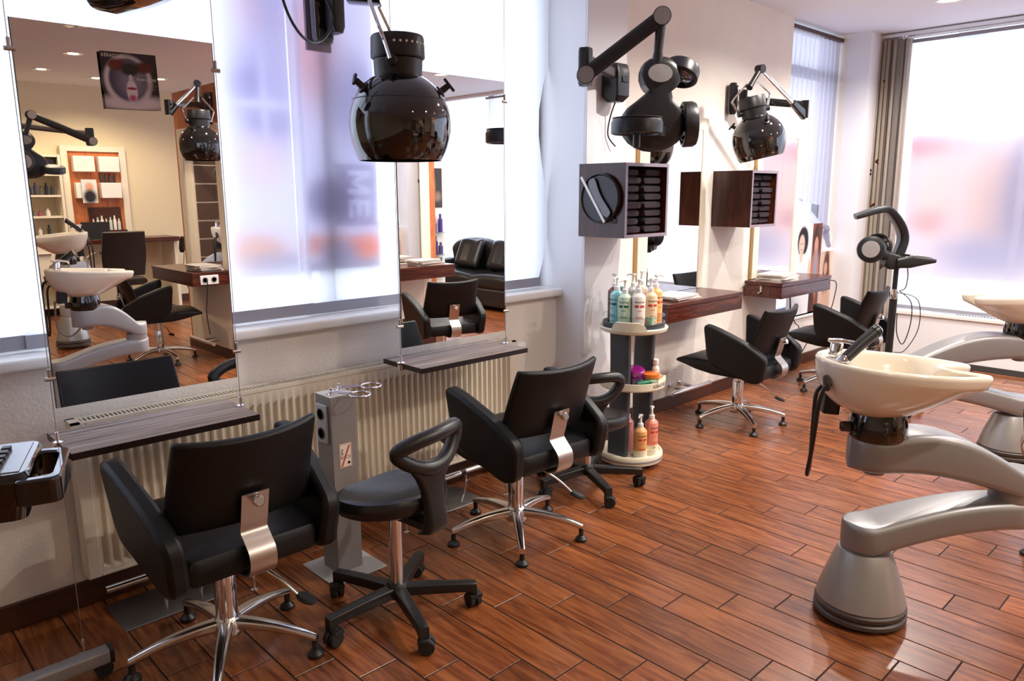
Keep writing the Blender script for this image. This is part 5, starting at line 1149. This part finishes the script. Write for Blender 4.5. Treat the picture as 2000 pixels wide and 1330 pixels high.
for i in range(4): small_bottle(2.16 + i * .10, -5.62, 1.005, .12 + .03 * (i % 2), .022, ('#e0dcd6', '#3a3a3e')[i % 2], NTH[i] + ' bottle from the left on the lower board of the shelving', 'lower bottles on the open shelving')
t = thing('back_counter', 'dark wood counter along the far wall with a pale front', 'counter', (0, 0, 0))
obj('worktop', MB().box((2.66, -5.83, .90), (3.95, -5.30, .96)), MROSEX, t, bevel=.003); obj('support', MB().box((2.70, -5.83, 0), (2.74, -5.34, .90)), MCFRAME, t); obj('support', MB().box((3.88, -5.83, 0), (3.92, -5.34, .90)), MCFRAME, t)
t = thing('laptop', 'black laptop on the counter at the far wall', 'laptop', (2.95, -5.45, .96)); obj('base', MB().box((-.17, -.11, 0), (.17, .12, .015)), MBLACK, t); obj('screen', MB().box((-.17, -.01, .015), (.17, .0, .22)), MBLACK, t)
t = thing('office_chair', 'black leather office chair with chrome arms at the far counter', 'chair', (2.90, -4.55, 0), PI)
obj('backrest', MB().rrect([((0, -.25 - .03 * k, .58 + .13 * k), (1, 0, 0), (0, 1, .15), .25 - .01 * abs(k - 2), .035, .03) for k in range(5)]), MLEATHER2, t)
obj('seat', MB().rrect([((0, y, .50), (1, 0, 0), (0, 0, 1), .25, h, .04) for y, h in ((-.26, .03), (-.2, .05), (.2, .05), (.27, .025))]), MLEATHER2, t)
for s in (-1, 1): obj('armrest', MB().tube(spline([(s * .24, -.27, .86), (s * .29, -.10, .84), (s * .30, .12, .74), (s * .29, .18, .60), (s * .24, .10, .50)], 5), .017, 10), MCHROME, t)
obj('column', MB().cyl((0, 0, .08), (0, 0, .46), .03), MBLACK, t)
for i in range(5): a = i * 2 * PI / 5; lg = obj('leg', MB().rrect([((r * math.cos(a), r * math.sin(a), z), (-math.sin(a), math.cos(a), 0), (0, 0, 1), .02, .016, .008) for r, z in ((.03, .09), (.30, .065))]), MBLACK, t); obj('castor', MB().lathe([(.025, -.015), (.025, .015)], n=12, M=T(.30 * math.cos(a), .30 * math.sin(a), .025) @ RZ(a) @ RY(PI / 2)), MRUB, lg)
t = thing('hair_dryer', 'black hair dryer with hanging cord at the right end of the far counter', 'hair dryer', (3.98, -5.32, .84))
obj('barrel', MB().lathe([(.03, -.10), (.042, -.05), (.042, .04), (.025, .12)], n=16, M=RX(-.3)), MBLACK, t); obj('handle', MB().cyl((0, .0, -.02), (0, .14, -.06), .018), MBLACK, t)
obj('cord', MB().tube(spline([(0, .14, -.06), (.06, .16, -.25), (.10, .14, -.5), (.02, .1, -.62), (-.04, .08, -.4), (.0, .05, -.1)], 6), .005, 8), MBLACK, t)
# leather sofa below the back window
t = thing('leather_sofa', 'black leather two seat sofa below the curtained back window', 'sofa', (6.96, -2.35, 0), -PI / 2)
def cushion(name, w, d, h, o, rx=0, puff=.03): 
    b = MB(); M = T(*o) @ RX(rx); n = 12; secs = []
    for i in range(n + 1):
        u = i / n; e = math.sin(PI * min(1, max(0, u))) ** .35 if 0 < u < 1 else .25; secs.append(((-w / 2 + w * u, 0, 0), (0, 1, 0), (0, 0, 1), d / 2 * (.85 + .15 * e), (h / 2) * (.6 + .4 * e) + puff * math.sin(PI * u) * .5, min(d, h) * .42))
    b.rrect(secs, M=M, k=6); return obj(name, b, MLEATHER2, t, smooth=60)
obj('frame', MB().box((-1.0, -.36, .06), (1.0, .40, .30)), MLEATHER2, t, bevel=.03)
for s in (-.46, .46): cushion('seat_cushion', .92, .62, .18, (s, -.06, .38)); cushion('back_cushion', .92, .22, .46, (s, .26, .66), .22, .05); 
for s in (-.98, .98): b = MB(); b.rrect([((s, y, .33), (1, 0, 0), (0, 0, 1), .11, hh, .08) for y, hh in ((-.38, .22), (-.34, .27), (.36, .27), (.40, .22))]); obj('arm', b, MLEATHER2, t)
for x in (-.9, .9):
    for y in (-.30, .32): obj('foot', MB().cyl((x, y, 0), (x, y, .06), .025), MCHROME, t)
for s in (-.30, .38):
    b = MB(); n = 10; b.slab(lambda u, v: ((u - .5) * .5, -.02 * math.cos(u * 9), (v - .5) * .42), .15, 9, 9, (0, 1, 0), M=T(0, 0, 0)); o = obj('sofa_cushion', b, MLEATHER2, loc=(6.96 + .02, -2.35 - s, .70), rotz=-PI / 2, sub=1, smooth=180); o.rotation_euler = (math.radians(-24), 0, -PI / 2); tag(o, 'crumpled black leather cushion, %s one on the sofa' % ('left' if s < 0 else 'right'), 'cushion')
# narrow product stand beside the second partition
t = thing('product_stand', 'narrow white product stand with a dark picture beside the second partition', 'display', (5.22, -1.25, 0))
obj('board', MB().box((-.12, -.02, 0), (.12, 0, 1.95)), MWHITE, t); obj('foot', MB().box((-.15, -.15, 0), (.15, .18, .02)), MWHITE, t)
obj('picture', MB().box((-.095, 0, 1.38), (.095, .006, 1.80)), paint('stand_picture', '#3a332f', [(-.03, 1.62, .03, .12, '#b59a86', .5), (.03, 1.50, .05, .05, '#8a7464', .6)]), t)
for z in (.62, .86, 1.10): obj('shelf', MB().box((-.10, 0, z), (.10, .09, z + .012)), MACR, t)
for i, (dx, z, col) in enumerate(((.03, 1.112, '#4a3a8a'), (-.05, 1.112, '#6a5a8a'), (-.04, .872, '#3a2a6a'), (.03, .872, '#4a4a7a'), (.03, .632, '#1f4a44'), (-.05, .632, '#2a6a5a'))):
    small_bottle(5.22 + dx, -1.25 + .045, z, .20 if i % 2 == 0 else .13, .026, col, '%s %s bottle on the narrow product stand, %s shelf' % (('tall', 'short')[i % 2], ('violet', 'green')[i // 4], ('top', 'middle', 'bottom')[i // 2]), 'bottles on the product stand')
